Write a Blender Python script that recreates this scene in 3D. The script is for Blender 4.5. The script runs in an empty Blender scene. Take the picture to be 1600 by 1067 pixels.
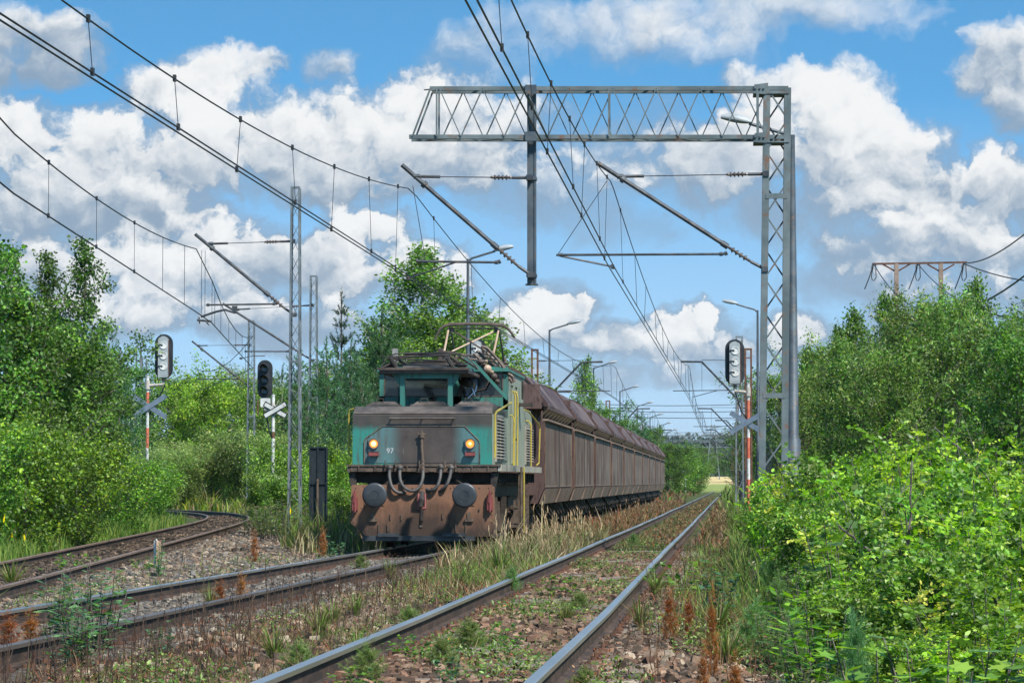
import bpy, math, random
import numpy as np
from mathutils import Vector, Matrix
C = bpy.context.scene
COL = C.collection
R = math.radians
# ---------------------------------------------------------------- camera
EYE = 1.6
FPX = 1600*100/36.0
PITCH = math.atan(218.5/FPX); YAW = math.atan(335*math.cos(PITCH)/FPX)
cam = bpy.data.cameras.new('camera'); cam.lens = 100; cam.sensor_width = 36
cam.clip_start = 0.5; cam.clip_end = 9000
camo = bpy.data.objects.new('camera', cam); COL.objects.link(camo)
camo.location = (0, 0, EYE); camo.rotation_euler = (R(90)+PITCH, 0, YAW)
C.camera = camo
_F = np.array([-math.sin(YAW)*math.cos(PITCH), math.cos(YAW)*math.cos(PITCH), math.sin(PITCH)])
_R = np.array([math.cos(YAW), math.sin(YAW), 0.0])
_U = np.cross(_R, _F)
def P(px, py, d):
    """world point seen at photo pixel (px,py) at distance d along the track"""
    r = _F + _R*(px-800)/FPX + _U*(533.5-py)/FPX
    r = r*(d/r[1])
    return np.array([r[0], r[1], r[2]+EYE])
def S(d): return FPX/d
# ---------------------------------------------------------------- light, sky
SUN_EL, SUN_AZ = R(50), R(138)      # azimuth clockwise from +Y
C.view_settings.view_transform = 'Standard'; C.view_settings.look = 'None'
C.view_settings.exposure = 0.8; C.view_settings.gamma = 1
sd = bpy.data.lights.new('sun', 'SUN'); sd.energy = 4.7; sd.angle = R(4.5); sd.color = (1, .955, .88)
so = bpy.data.objects.new('sun', sd); COL.objects.link(so)
sdir = Vector((math.sin(SUN_AZ)*math.cos(SUN_EL), math.cos(SUN_AZ)*math.cos(SUN_EL), math.sin(SUN_EL)))
so.rotation_euler = sdir.to_track_quat('Z', 'Y').to_euler(); so.location = (20, -20, 60)

def N(nt, typ, **kw):
    n = nt.nodes.new(typ)
    for k, v in kw.items():
        if k == 'inp':
            for a, b in v.items():
                if hasattr(b, 'is_output'): nt.links.new(b, n.inputs[a])
                else: n.inputs[a].default_value = b
        else: setattr(n, k, v)
    return n
def MATH(nt, op, a, b=0.5, c=None, clamp=False):
    n = nt.nodes.new('ShaderNodeMath'); n.operation = op; n.use_clamp = clamp
    for i, v in enumerate((a, b, c)):
        if v is None: continue
        if hasattr(v, 'is_output'): nt.links.new(v, n.inputs[i])
        else: n.inputs[i].default_value = v
    return n.outputs[0]
def VM(nt, op, a, b=None, s=None):
    n = nt.nodes.new('ShaderNodeVectorMath'); n.operation = op
    for i, v in enumerate((a, b)):
        if v is None: continue
        if hasattr(v, 'is_output'): nt.links.new(v, n.inputs[i])
        else: n.inputs[i].default_value = v
    if s is not None:
        if hasattr(s, 'is_output'): nt.links.new(s, n.inputs['Scale'])
        else: n.inputs['Scale'].default_value = s
    return n.outputs['Value'] if op in ('DOT_PRODUCT', 'LENGTH') else n.outputs[0]
def MIX(nt, f, a, b, mode='MIX'):
    n = nt.nodes.new('ShaderNodeMix'); n.data_type = 'RGBA'; n.blend_type = mode
    for i, v in ((0, f), (6, a), (7, b)):
        if hasattr(v, 'is_output'): nt.links.new(v, n.inputs[i])
        else: n.inputs[i].default_value = (v if i == 0 else (*v, 1) if len(v) == 3 else v)
    return n.outputs[2]
def MR(nt, v, a, b, c=0., d=1., smooth=False):
    n = nt.nodes.new('ShaderNodeMapRange')
    if smooth: n.interpolation_type = 'SMOOTHSTEP'
    nt.links.new(v, n.inputs[0])
    for i, x in enumerate((a, b, c, d)): n.inputs[1+i].default_value = x
    return n.outputs[0]

BLOBS = [  # cumulus masses, back to front: (px, py, rx, ry, opacity, light) in photo pixels, turned into angles below
 (900,42,210,46,.55,.5),(1180,18,260,46,.7,.5),(1080,72,130,34,.45,.6),(742,98,85,48,.45,.6),(510,94,52,30,.8,.6),(1010,170,90,35,.3,.6),
 (30,66,115,60,.95,.0),(-10,20,90,40,.8,.3),(290,128,112,52,1,.75),(368,96,62,28,.9,.7),(690,165,110,46,1,.8),(560,188,165,58,1,.8),(400,205,120,62,1,.6),(760,205,130,66,.9,.5),
 (20,200,90,76,1,.75),(230,255,140,90,1,.35),(60,305,150,84,1,.25),(150,192,62,42,1,1.1),(500,255,190,58,1,.35),(690,245,130,50,.9,.3),(180,335,190,58,1,.05),
 (1205,126,80,30,.9,.9),(1120,250,130,64,.95,.6),(985,235,120,46,.75,.5),(860,292,140,56,.8,.45),(960,350,100,36,.5,.5),(1312,152,94,54,1,1.1),(1250,215,130,72,1,.7),(1365,245,125,78,1,.55),(1430,292,110,56,1,.15),(1290,322,210,46,.85,.0),
 (1565,100,66,66,.95,.7),(1610,160,60,60,.9,.5),(1500,345,150,40,.95,.3),(1545,272,74,46,1,1.0),(1600,305,70,46,1,.7),(1440,382,190,44,.9,.2),(1570,405,160,46,.9,.2),(1350,440,130,36,.8,.4),(1480,470,160,40,.8,.4),(1600,480,120,40,.8,.3),
 (580,350,82,42,1,.9),(330,392,190,58,1,.4),(100,415,190,60,1,.3),(480,408,200,54,1,.35),(640,425,110,46,.95,.5),(240,468,220,50,.95,.3),(60,500,200,50,.9,.4),(420,500,200,44,.9,.4),(250,410,90,34,.9,.8),
 (855,476,92,40,1,1.0),(800,512,130,38,1,.5),(940,528,120,36,.9,.6),(1085,508,64,28,1,1.0),(1030,545,150,30,.9,.7),(1232,512,62,30,1,.9),(1165,545,140,30,.85,.35),(680,545,130,36,.8,.7),(980,590,260,24,.7,.95),(1180,598,240,24,.7,1.0),(640,600,300,30,.6,.8),(1330,520,120,40,.8,.5)]
def clouds(nt, v):
    """layered cumulus: each mass has ragged billowed edges, a sunlit top and a grey base; returns (opacity, light)"""
    warp = N(nt, 'ShaderNodeTexNoise', inp={'Vector': v, 'Scale': 34.0, 'Detail': 7.0, 'Roughness': .62})
    vv = VM(nt, 'ADD', v, VM(nt, 'SCALE', VM(nt, 'SUBTRACT', warp.outputs['Color'], (.5, .5, .5)), s=.026))
    def fine(off):
        return N(nt, 'ShaderNodeTexNoise', inp={'Vector': VM(nt, 'ADD', vv, off), 'Scale': 62.0, 'Detail': 7.0, 'Roughness': .55}).outputs[0]
    n0, n1 = fine((0, 0, 0)), fine((.0022, .0042, 0))
    edge = MATH(nt, 'MULTIPLY', MATH(nt, 'SUBTRACT', n0, .5), 2.6)
    billow = MATH(nt, 'MULTIPLY', MATH(nt, 'SUBTRACT', n0, n1), 1.7)
    big = N(nt, 'ShaderNodeTexNoise', inp={'Vector': v, 'Scale': 24.0, 'Detail': 4.0}).outputs[0]
    base = MATH(nt, 'ADD', billow, MATH(nt, 'MULTIPLY', MATH(nt, 'SUBTRACT', big, .5), 1.5))
    A = S_ = None
    for (px, py, rx, ry, w, li) in BLOBS:
        rx *= 1.12; ry *= 1.12; sx, sy = FPX/rx, FPX/ry
        q = VM(nt, 'MULTIPLY_ADD', vv, (sx, sy, 0)); nt.nodes[-1].inputs[2].default_value = (-(px-1135)/FPX*sx, -(752-py)/FPX*sy, 0)
        f = MATH(nt, 'ADD', MATH(nt, 'SUBTRACT', 1.0, VM(nt, 'DOT_PRODUCT', q, q)), edge)
        m = MATH(nt, 'MULTIPLY', MR(nt, f, -.15, .62 if w > .85 else 1.0), w)
        L = MATH(nt, 'ADD', MATH(nt, 'ADD', VM(nt, 'DOT_PRODUCT', q, (.12, .50, 0)), base), li*.62+.12)
        if A is None: A, S_ = m, L
        else:
            S_ = MATH(nt, 'MULTIPLY_ADD', MATH(nt, 'SUBTRACT', L, S_), m, S_)
            A = MATH(nt, 'MULTIPLY_ADD', MATH(nt, 'SUBTRACT', 1.0, A), m, A)
    return A, MR(nt, S_, -.25, .95, 0, 1, True)
def make_world():
    w = bpy.data.worlds.new('World'); C.world = w; w.use_nodes = True
    nt = w.node_tree; nt.nodes.clear()
    tc = N(nt, 'ShaderNodeTexCoord')
    sep = N(nt, 'ShaderNodeSeparateXYZ', inp={0: tc.outputs['Generated']})
    x, y, z = sep.outputs
    ay = MATH(nt, 'MAXIMUM', MATH(nt, 'ABSOLUTE', y), .25)
    u = MATH(nt, 'DIVIDE', x, ay); vv = MATH(nt, 'DIVIDE', z, ay)
    uv = N(nt, 'ShaderNodeCombineXYZ', inp={0: u, 1: vv, 2: MATH(nt, 'MULTIPLY', MATH(nt, 'LESS_THAN', y, 0.), 7.)}).outputs[0]
    # sky looked up a little higher than it stands, for the deep blue of the photo
    skv = N(nt, 'ShaderNodeCombineXYZ', inp={0: x, 1: y, 2: MATH(nt, 'MULTIPLY_ADD', z, 3.2, .10)}).outputs[0]
    sky = N(nt, 'ShaderNodeTexSky', sky_type='NISHITA', sun_disc=False, sun_elevation=SUN_EL, sun_rotation=SUN_AZ,
            air_density=1.0, dust_density=.35, ozone_density=2.5, inp={0: VM(nt, 'NORMALIZE', skv)})
    skyc = MIX(nt, 1.0, sky.outputs[0], (.42, .87, .92), 'MULTIPLY')
    dens, lit = clouds(nt, uv)
    cc = MIX(nt, lit, CLOUD_DARK, CLOUD_LIT)
    hz = MR(nt, vv, 0.0, .135, 1.0, 0)          # whitish air low over the horizon
    base = MIX(nt, hz, skyc, HORIZON)
    cc2 = MIX(nt, MR(nt, vv, 0.0, .05, .55, 0), cc, HORIZON)
    out = MIX(nt, MATH(nt, 'MULTIPLY', dens, .97), base, cc2)
    # clouds and sky brightened on the sun's side, behind the camera, as added shadow fill
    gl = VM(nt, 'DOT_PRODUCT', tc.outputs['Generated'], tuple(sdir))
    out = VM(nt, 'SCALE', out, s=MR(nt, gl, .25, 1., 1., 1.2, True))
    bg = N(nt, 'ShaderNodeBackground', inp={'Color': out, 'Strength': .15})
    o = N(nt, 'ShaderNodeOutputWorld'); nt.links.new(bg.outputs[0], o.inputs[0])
    w.cycles.sampling_method = 'MANUAL'; w.cycles.sample_map_resolution = 512
CLOUD_LIT = (3.6, 3.6, 3.55); CLOUD_DARK = (1.05, 1.42, 1.85); HORIZON = (1.85, 2.4, 3.0)
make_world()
C.cycles.max_bounces = 5; C.cycles.diffuse_bounces = 2; C.cycles.glossy_bounces = 2; C.cycles.transparent_max_bounces = 8
C.cycles.transmission_bounces = 3; C.cycles.volume_bounces = 0
C.cycles.use_denoising = True

# ---------------------------------------------------------------- materials
def new_mat(name):
    m = bpy.data.materials.new(name); m.use_nodes = True
    nt = m.node_tree; b = nt.nodes['Principled BSDF']
    return m, nt, b
def weather(name, c1, c2, scale=3., rough=.6, metal=0., stretch=(1, 1, 1), c3=None, bump=.15, bs=40., lo=.4, hi=.62, spec=.4, detail=6., distort=.0):
    """two or three colours mixed by stretched noise, plus fine bump"""
    m, nt, b = new_mat(name)
    tc = N(nt, 'ShaderNodeTexCoord')
    v = VM(nt, 'MULTIPLY', tc.outputs['Object'], stretch)
    n = N(nt, 'ShaderNodeTexNoise', inp={'Vector': v, 'Scale': scale, 'Detail': detail, 'Roughness': .62, 'Distortion': distort})
    f = MR(nt, n.outputs[0], lo, hi)
    col = MIX(nt, f, c1, c2)
    if c3:
        n3 = N(nt, 'ShaderNodeTexNoise', inp={'Vector': v, 'Scale': scale*3.1, 'Detail': 5., 'Roughness': .7})
        col = MIX(nt, MR(nt, n3.outputs[0], .55, .68), col, c3)
    nt.links.new(col, b.inputs['Base Color'])
    b.inputs['Metallic'].default_value = metal
    nf = N(nt, 'ShaderNodeTexNoise', inp={'Vector': tc.outputs['Object'], 'Scale': bs, 'Detail': 4.})
    nt.links.new(MR(nt, nf.outputs[0], .3, .7, rough-.12, rough+.12), b.inputs['Roughness'])
    b.inputs['Specular IOR Level'].default_value = spec
    if bump:
        bp = N(nt, 'ShaderNodeBump', inp={'Strength': bump, 'Distance': .02, 'Height': nf.outputs[0]})
        nt.links.new(bp.outputs[0], b.inputs['Normal'])
    return m
def emit(name, col, st, base=(.8, .6, .3)):
    m, nt, b = new_mat(name)
    b.inputs['Base Color'].default_value = (*base, 1)
    b.inputs['Emission Color'].default_value = (*col, 1); b.inputs['Emission Strength'].default_value = st
    return m
def leafmat(name, transl=.35, rough=.5, gain=1.0, spec=.35):
    m, nt, b = new_mat(name)
    at = N(nt, 'ShaderNodeAttribute', attribute_name='Col')
    oi = N(nt, 'ShaderNodeObjectInfo')
    hs = N(nt, 'ShaderNodeHueSaturation', inp={'Color': at.outputs['Color'], 'Saturation': 1.06,
           'Hue': MR(nt, oi.outputs['Random'], 0, 1, .488, .512), 'Value': MR(nt, oi.outputs['Random'], 0, 1, .86*gain, 1.16*gain)})
    nt.links.new(hs.outputs[0], b.inputs['Base Color'])
    b.inputs['Roughness'].default_value = rough; b.inputs['Specular IOR Level'].default_value = spec
    tr = N(nt, 'ShaderNodeBsdfTranslucent', inp={'Color': MIX(nt, 1.0, hs.outputs[0], (1.25, 1.35, .55), 'MULTIPLY')})
    mx = N(nt, 'ShaderNodeMixShader', inp={0: transl, 1: b.outputs[0], 2: tr.outputs[0]})
    nt.links.new(mx.outputs[0], nt.nodes['Material Output'].inputs[0])
    return m
def attrmat(name, rough=.85, bump=.4):
    m, nt, b = new_mat(name)
    at = N(nt, 'ShaderNodeAttribute', attribute_name='Col')
    tc = N(nt, 'ShaderNodeTexCoord')
    n = N(nt, 'ShaderNodeTexNoise', inp={'Vector': tc.outputs['Object'], 'Scale': 30., 'Detail': 5.})
    k = MR(nt, n.outputs[0], .3, .7, .7, 1.25)
    nt.links.new(VM(nt, 'SCALE', at.outputs['Color'], s=k), b.inputs['Base Color'])
    b.inputs['Roughness'].default_value = rough; b.inputs['Specular IOR Level'].default_value = .25
    return m
M = {}
M['galv'] = weather('galvanised_steel', (.10, .12, .13), (.17, .195, .205), 2.5, .55, .2, c3=(.07, .075, .075), bump=.05)
M['galvdark'] = weather('dark_galvanised_steel', (.045, .06, .075), (.085, .105, .12), 2.5, .55, .2, c3=(.12, .09, .07), bump=.05)
M['gantry'] = weather('grey_green_gantry_paint', (.075, .098, .103), (.135, .16, .165), 1.5, .55, .1, c3=(.15, .075, .042), bump=.05)
M['tube'] = weather('dark_cantilever_tube', (.035, .042, .05), (.075, .082, .09), 4, .5, .4, c3=(.13, .09, .06), bump=.05)
M['wire'] = weather('aged_wire', (.022, .024, .028), (.045, .04, .036), 3, .5, .3, bump=0)
M['insul'] = weather('brown_insulator', (.05, .035, .03), (.1, .075, .06), 4, .3, 0, bump=0, spec=.6)
M['rust'] = weather('rusty_steel', (.075, .035, .022), (.15, .07, .04), 5, .8, .1, c3=(.07, .035, .025))
M['railtop'] = weather('polished_rail_head', (.50, .47, .43), (.62, .58, .53), .6, .34, .9, stretch=(0, .3, 0), bump=0, bs=.2)
M['railtop2'] = weather('brown_polished_rail_head', (.17, .13, .105), (.26, .23, .21), .6, .45, .7, stretch=(0, .3, 0), bump=0, bs=.2, hi=.7)
M['railside'] = weather('rusty_rail_side', (.03, .02, .015), (.075, .045, .03), 3, .8, .1, stretch=(3, 1, 3), c3=(.03, .02, .015))
M['railtop3'] = weather('rusted_rail_head', (.19, .12, .085), (.3, .21, .16), 3, .5, .5, stretch=(6, 1, 6), c3=(.13, .08, .055))
M['sleeper'] = weather('weathered_sleeper_wood', (.09, .065, .05), (.23, .185, .145), 2, .9, 0, stretch=(.8, 14, 12), c3=(.04, .03, .024), bump=.8, bs=25)
M['sleeperdark'] = weather('dark_sleeper_wood', (.045, .033, .027), (.09, .065, .05), 2, .9, 0, stretch=(.6, 12, 12), bump=.8, bs=25)
M['stone'] = attrmat('ballast_stone')
M['leaf'] = leafmat('leaves', .42, .45, 1.0, .5)
M['grass'] = leafmat('grass_blades', .3, .65, 1.0, .2)
M['dry'] = leafmat('dry_stalks', .1, .8, 1.0, .1)
M['bark'] = weather('grey_brown_bark', (.06, .048, .038), (.14, .12, .1), 6, .9, 0, stretch=(4, 4, 1), bump=.5)
M['birch'] = weather('pale_birch_bark', (.32, .31, .28), (.5, .48, .45), 5, .8, 0, stretch=(1, 1, 4), c3=(.06, .055, .05), bump=.3)
M['black'] = weather('black_enamel', (.012, .014, .017), (.03, .033, .038), 3, .45, 0, bump=.05)
M['blackboard'] = weather('black_sign_back', (.010, .016, .020), (.022, .03, .034), 3, .5, .1, bump=.05)
M['white'] = weather('chalky_white_paint', (.42, .43, .42), (.58, .58, .56), 3, .6, 0, c3=(.3, .25, .2), bump=.05)
M['red'] = weather('faded_red_paint', (.42, .085, .045), (.5, .14, .08), 3, .6, 0, c3=(.25, .07, .05), bump=.05)
M['signblue'] = weather('grey_blue_sign_back', (.10, .135, .18), (.16, .20, .25), 3, .5, .2, bump=.05)
M['lens'] = weather('dark_signal_lens', (.01, .01, .012), (.02, .018, .02), 3, .12, 0, bump=0, spec=.8)
M['lampglass'] = weather('lamp_housing', (.21, .235, .25), (.30, .32, .325), 3, .5, 0, bump=0)
M['concrete'] = weather('weathered_concrete', (.28, .25, .22), (.42, .39, .35), 5, .9, 0, c3=(.2, .15, .11), bump=.4)
M['tan'] = weather('tan_painted_concrete', (.32, .19, .12), (.42, .27, .18), 5, .8, 0, c3=(.2, .12, .08), bump=.3)

# ---------------------------------------------------------------- mesh builder
def frame(d):
    d = d/np.linalg.norm(d)
    a = np.array([0, 0, 1.]) if abs(d[2]) < .95 else np.array([1., 0, 0])
    u = np.cross(d, a); u /= np.linalg.norm(u); return u, np.cross(u, d)
ORG = {}
class G:
    def __init__(s): s.V = []; s.F = {}; s.n = 0; s.order = []
    def add(s, V, F, mi=0, col=None):
        V = np.asarray(V, float); F = np.asarray(F, int)
        s.V.append(V); s.order.append((F+s.n, mi, col)); s.n += len(V); return s
    def box(s, a, b, mi=0):
        x0, y0, z0 = np.minimum(a, b); x1, y1, z1 = np.maximum(a, b)
        V = [(x0,y0,z0),(x1,y0,z0),(x1,y1,z0),(x0,y1,z0),(x0,y0,z1),(x1,y0,z1),(x1,y1,z1),(x0,y1,z1)]
        return s.add(V, [(0,3,2,1),(4,5,6,7),(0,1,5,4),(1,2,6,5),(2,3,7,6),(3,0,4,7)], mi)
    def bbox(s, a, b, r=.01, mi=0):
        """box with chamfered vertical and horizontal long edges"""
        x0, y0, z0 = np.minimum(a, b); x1, y1, z1 = np.maximum(a, b)
        r = min(r, (x1-x0)*.3, (z1-z0)*.3)
        pr = [(x0+r, z0), (x1-r, z0), (x1, z0+r), (x1, z1-r), (x1-r, z1), (x0+r, z1), (x0, z1-r), (x0, z0+r)]
        return s.prism([(x, y0, z) for x, z in pr], (0, y1-y0, 0), mi)
    def prism(s, poly, ext, mi=0):
        P0 = np.array(poly, float); n = len(P0); P1 = P0+np.array(ext, float)
        s.add(np.vstack([P0, P1]), [(i, (i+1) % n, n+(i+1) % n, n+i) for i in range(n)], mi)
        s.add(P0, [tuple(range(n))[::-1]], mi); s.add(P1, [tuple(range(n))], mi); return s
    def bar(s, a, b, w, h=None, mi=0, up=None):
        """straight rectangular bar from a to b"""
        a = np.array(a, float); b = np.array(b, float); h = h or w
        u, v = frame(b-a)
        c = [u*w/2+v*h/2, -u*w/2+v*h/2, -u*w/2-v*h/2, u*w/2-v*h/2]
        V = [a+k for k in c]+[b+k for k in c]
        return s.add(V, [(0,1,2,3),(7,6,5,4),(0,4,5,1),(1,5,6,2),(2,6,7,3),(3,7,4,0)], mi)
    def tube(s, pts, r, n=6, mi=0, cap=True, col=None):
        pts = np.array(pts, float); k = len(pts)
        rr = np.full(k, r) if np.isscalar(r) else np.array(r, float)
        t = np.gradient(pts, axis=0); V = []
        u0 = None
        for i in range(k):
            d = t[i]/max(np.linalg.norm(t[i]), 1e-9)
            if u0 is None: u, v = frame(d)
            else:
                u = u0-d*np.dot(u0, d); u /= max(np.linalg.norm(u), 1e-9); v = np.cross(u, d)
            u0 = u
            for j in range(n):
                a = 2*math.pi*j/n; V.append(pts[i]+rr[i]*(u*math.cos(a)+v*math.sin(a)))
        F = [(i*n+j, (i+1)*n+j, (i+1)*n+(j+1) % n, i*n+(j+1) % n) for i in range(k-1) for j in range(n)]
        s.add(V, F, mi, col)
        if cap and n > 3:
            V = np.array(V); s.add(V[:n], [tuple(range(n))], mi, col); s.add(V[-n:], [tuple(range(n))[::-1]], mi, col)
        return s
    def disc(s, c, axis, r, t, n=20, mi=0):
        c = np.array(c, float); a = np.array(axis, float); a /= np.linalg.norm(a)
        return s.tube([c, c+a*t], r, n, mi)
    def lathe(s, c, axis, prof, n=20, mi=0):
        c = np.array(c, float); a = np.array(axis, float); a /= np.linalg.norm(a)
        u, v = frame(a); V = []
        for (h, r) in prof:
            for j in range(n):
                t = 2*math.pi*j/n; V.append(c+a*h+r*(u*math.cos(t)+v*math.sin(t)))
        k = len(prof)
        return s.add(V, [(i*n+j, (i+1)*n+j, (i+1)*n+(j+1) % n, i*n+(j+1) % n) for i in range(k-1) for j in range(n)], mi)
    def build(s, name, mats, parent=None, smooth=False, loc=None):
        if not isinstance(mats, (list, tuple)): mats = [mats]
        V = np.vstack(s.V); org = np.zeros(3)
        if parent is not None: org = ORG[parent.name]
        elif loc is not None: org = np.array(loc, float)
        me = bpy.data.meshes.new(name)
        nl = sum(F.size for F, _, _ in s.order); nf = sum(len(F) for F, _, _ in s.order)
        me.vertices.add(len(V)); me.vertices.foreach_set('co', (V-org).astype(np.float32).ravel())
        me.loops.add(nl); me.loops.foreach_set('vertex_index', np.concatenate([F.ravel() for F, _, _ in s.order]).astype(np.int32))
        tot = np.concatenate([np.full(len(F), F.shape[1]) for F, _, _ in s.order]).astype(np.int32)
        me.polygons.add(nf)
        me.polygons.foreach_set('loop_start', np.concatenate([[0], np.cumsum(tot)[:-1]]).astype(np.int32))
        me.polygons.foreach_set('loop_total', tot)
        me.polygons.foreach_set('material_index', np.concatenate([np.full(len(F), mi) for F, mi, _ in s.order]).astype(np.int32))
        if smooth is not None: me.polygons.foreach_set('use_smooth', np.full(nf, bool(smooth)))
        if any(c is not None for _, _, c in s.order):
            cs = []
            for F, _, c in s.order:
                c = np.array((.5, .5, .5) if c is None else c, float)
                c = np.broadcast_to(c, (len(F), 3)); cs.append(np.hstack([c, np.ones((len(F), 1))]))
            at = me.attributes.new('Col', 'FLOAT_COLOR', 'FACE'); at.data.foreach_set('color', np.vstack(cs).astype(np.float32).ravel())
        me.update(calc_edges=True); me.validate()
        for m in mats: me.materials.append(M[m] if isinstance(m, str) else m)
        o = bpy.data.objects.new(name, me); COL.objects.link(o)
        if parent is not None: o.parent = parent
        else: o.location = org
        ORG[o.name] = org
        return o
def tag(o, label=None, cat=None, group=None, kind=None):
    if label: o['label'] = label
    if cat: o['category'] = cat
    if group: o['group'] = group
    if kind: o['kind'] = kind
    return o
def thing(name, label, cat, loc, group=None):
    o = bpy.data.objects.new(name, None); COL.objects.link(o); o.location = tuple(loc); o.empty_display_size = .3
    ORG[o.name] = np.array(loc, float); return tag(o, label, cat, group)
def copy_tree(o, parent=None):
    c = o.copy(); COL.objects.link(c); c.parent = parent
    for ch in list(o.children): copy_tree(ch, c)
    return c
rng = np.random.default_rng(7)

# ---------------------------------------------------------------- terrain profile
yr = [0, 15.7, 24, 42, 57, 81, 112, 193, 423, 600, 900]
Hr_ = [1.02, 1.10, 1.14, 1.175, 1.20, 1.26, 1.29, 1.40, 1.60, 1.60, 1.6]
yl = [0, 25, 32, 55, 70, 219, 423, 600, 900]
Hl_ = [1.12, 1.20, 1.225, 1.31, 1.35, 1.44, 1.6, 1.6, 1.6]
XR, XL = -1.82, -5.98
sid_d = [18, 35, 46, 60, 79, 96, 108, 118, 127, 134]
sid_x = [-8.0, -9.75, -11.05, -12.65, -14.85, -17.0, -19.1, -21.6, -24.6, -28.5]
def Hr(y): return np.interp(y, yr, Hr_)
def Hl(y): return np.interp(y, yl, Hl_)
def Hs(y): return 1.30+0*np.asarray(y, float)
def xr_at(y): return np.interp(y, [0, 60, 200, 430, 600], [-1.85, -1.80, -1.68, -1.3, -1.1])
def gz(x, y):
    """ground height"""
    x = np.asarray(x, float); y = np.asarray(y, float)
    h = np.where(x > -3.9, Hr(y), Hl(y))
    t = np.clip((x+5.0)/2.2, 0, 1); h = Hl(y)*(1-t)+Hr(y)*t
    ts = np.clip((-x-7.2)/1.5, 0, 1); h = h*(1-ts)+1.30*ts
    z = EYE-h-.19
    z = z-.25*np.clip((x+.7)/1.5, 0, 1)*np.clip((60-y)/30+1, 0, 1)
    z = z+.02*np.sin(x*2.3+y*.7)+.015*np.sin(x*5.1-y*1.9)
    far = np.clip((y-430)/420, 0, 1); z = z+far*far*(3-2*far)*3.2
    hill = np.clip((y-1000)/1500, 0, 1); z = z+hill*hill*(3-2*hill)*(19+6*np.sin(x*.004+1)+4*np.sin(x*.011))
    return z
# ================================================================ ground
def ground_mat():
    m, nt, b = new_mat('trackside_ground')
    tc = N(nt, 'ShaderNodeTexCoord'); o = tc.outputs['Object']
    sep = N(nt, 'ShaderNodeSeparateXYZ', inp={0: o}); x, y, z = sep.outputs
    n1 = N(nt, 'ShaderNodeTexNoise', inp={'Vector': o, 'Scale': 1.3, 'Detail': 8., 'Roughness': .65})
    n2 = N(nt, 'ShaderNodeTexNoise', inp={'Vector': o, 'Scale': 14., 'Detail': 5., 'Roughness': .7})
    n3 = N(nt, 'ShaderNodeTexNoise', inp={'Vector': o, 'Scale': .35, 'Detail': 4.})
    vo = N(nt, 'ShaderNodeTexVoronoi', inp={'Vector': o, 'Scale': 16.})
    soil = MIX(nt, MR(nt, n1.outputs[0], .4, .6), (.020, .015, .012), (.065, .045, .032))
    soil = MIX(nt, MR(nt, n2.outputs[0], .5, .7), soil, (.11, .08, .058))
    # grey ballast bed of the left track, reddish of the right
    grav = MIX(nt, vo.outputs['Color'], (.07, .062, .055), (.17, .15, .13))
    red = MIX(nt, vo.outputs['Color'], (.04, .027, .02), (.13, .085, .06))
    xn = MATH(nt, 'ADD', x, MATH(nt, 'MULTIPLY', MATH(nt, 'SUBTRACT', n1.outputs[0], .5), 1.4))
    def band(v, a, b, w):
        return MATH(nt, 'MULTIPLY', MR(nt, v, a-w, a+w), MR(nt, v, b-w, b+w, 1, 0))
    col = MIX(nt, MATH(nt, 'MULTIPLY', band(xn, -13.0, -4.9, .3), MR(nt, y, 88, 98, 1, 0)), soil, grav)
    col = MIX(nt, MATH(nt, 'MULTIPLY', band(xn, -2.7, -.9, .3), .85), col, red)
    green = MIX(nt, MR(nt, n2.outputs[0], .35, .65), (.035, .055, .015), (.09, .11, .035))
    xs_ = MATH(nt, 'SUBTRACT', xn, MATH(nt, 'MULTIPLY_ADD', MATH(nt, 'MULTIPLY', y, y), -.00085, -8.9))   # offset from the siding
    gm = MATH(nt, 'MAXIMUM', MR(nt, xs_, -1.6, -2.4), MR(nt, xn, .2, .8))
    gm = MATH(nt, 'MAXIMUM', gm, MATH(nt, 'MULTIPLY', MR(nt, y, 55, 90), MR(nt, n1.outputs[0], .38, .5)))
    col = MIX(nt, gm, col, green)
    # far fields: stubble gold, then meadow green
    fld = MIX(nt, MR(nt, n3.outputs[0], .4, .6), (.45, .34, .15), (.50, .40, .2))
    fld = MIX(nt, MR(nt, MATH(nt, 'ADD', y, MATH(nt, 'MULTIPLY', n3.outputs[0], 60)), 620, 660, 1, 0), fld, (.20, .24, .07))
    col = MIX(nt, MR(nt, y, 440, 500), col, fld)
    col = MIX(nt, MR(nt, y, 950, 1000), col, (.03, .05, .025))
    nt.links.new(col, b.inputs['Base Color']); b.inputs['Roughness'].default_value = .95; b.inputs['Specular IOR Level'].default_value = .1
    bp = N(nt, 'ShaderNodeBump', inp={'Strength': .8, 'Distance': .05, 'Height': MATH(nt, 'ADD', n2.outputs[0], vo.outputs['Distance'])})
    nt.links.new(bp.outputs[0], b.inputs['Normal'])
    return m
xs = np.concatenate([[-4000, -2000, -1000, -500, -250, -130, -80, -50, -35, -26, -20], np.arange(-17, 6.01, .25), [7, 9, 12, 16, 22, 30, 45, 70, 120, 250, 500, 1000, 2000, 4000]])
ys = np.concatenate([[-400, -100, -40, -15, -5, 0, 5], np.arange(8, 70, .5), np.arange(70, 160, 2.5), np.arange(160, 460, 12), np.geomspace(460, 6000, 50)])
XX, YY = np.meshgrid(xs, ys); ZZ = gz(XX, YY)
nearm = (YY < 75) & (YY > 6)
ZZ = ZZ+nearm*(rng.normal(0, .012, XX.shape))
nx, ny = len(xs), len(ys)
idx = np.arange(nx*ny).reshape(ny, nx)
Fg = np.stack([idx[:-1, :-1], idx[:-1, 1:], idx[1:, 1:], idx[1:, :-1]], -1).reshape(-1, 4)
g = G(); g.add(np.stack([XX, YY, ZZ], -1).reshape(-1, 3), Fg)
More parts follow.
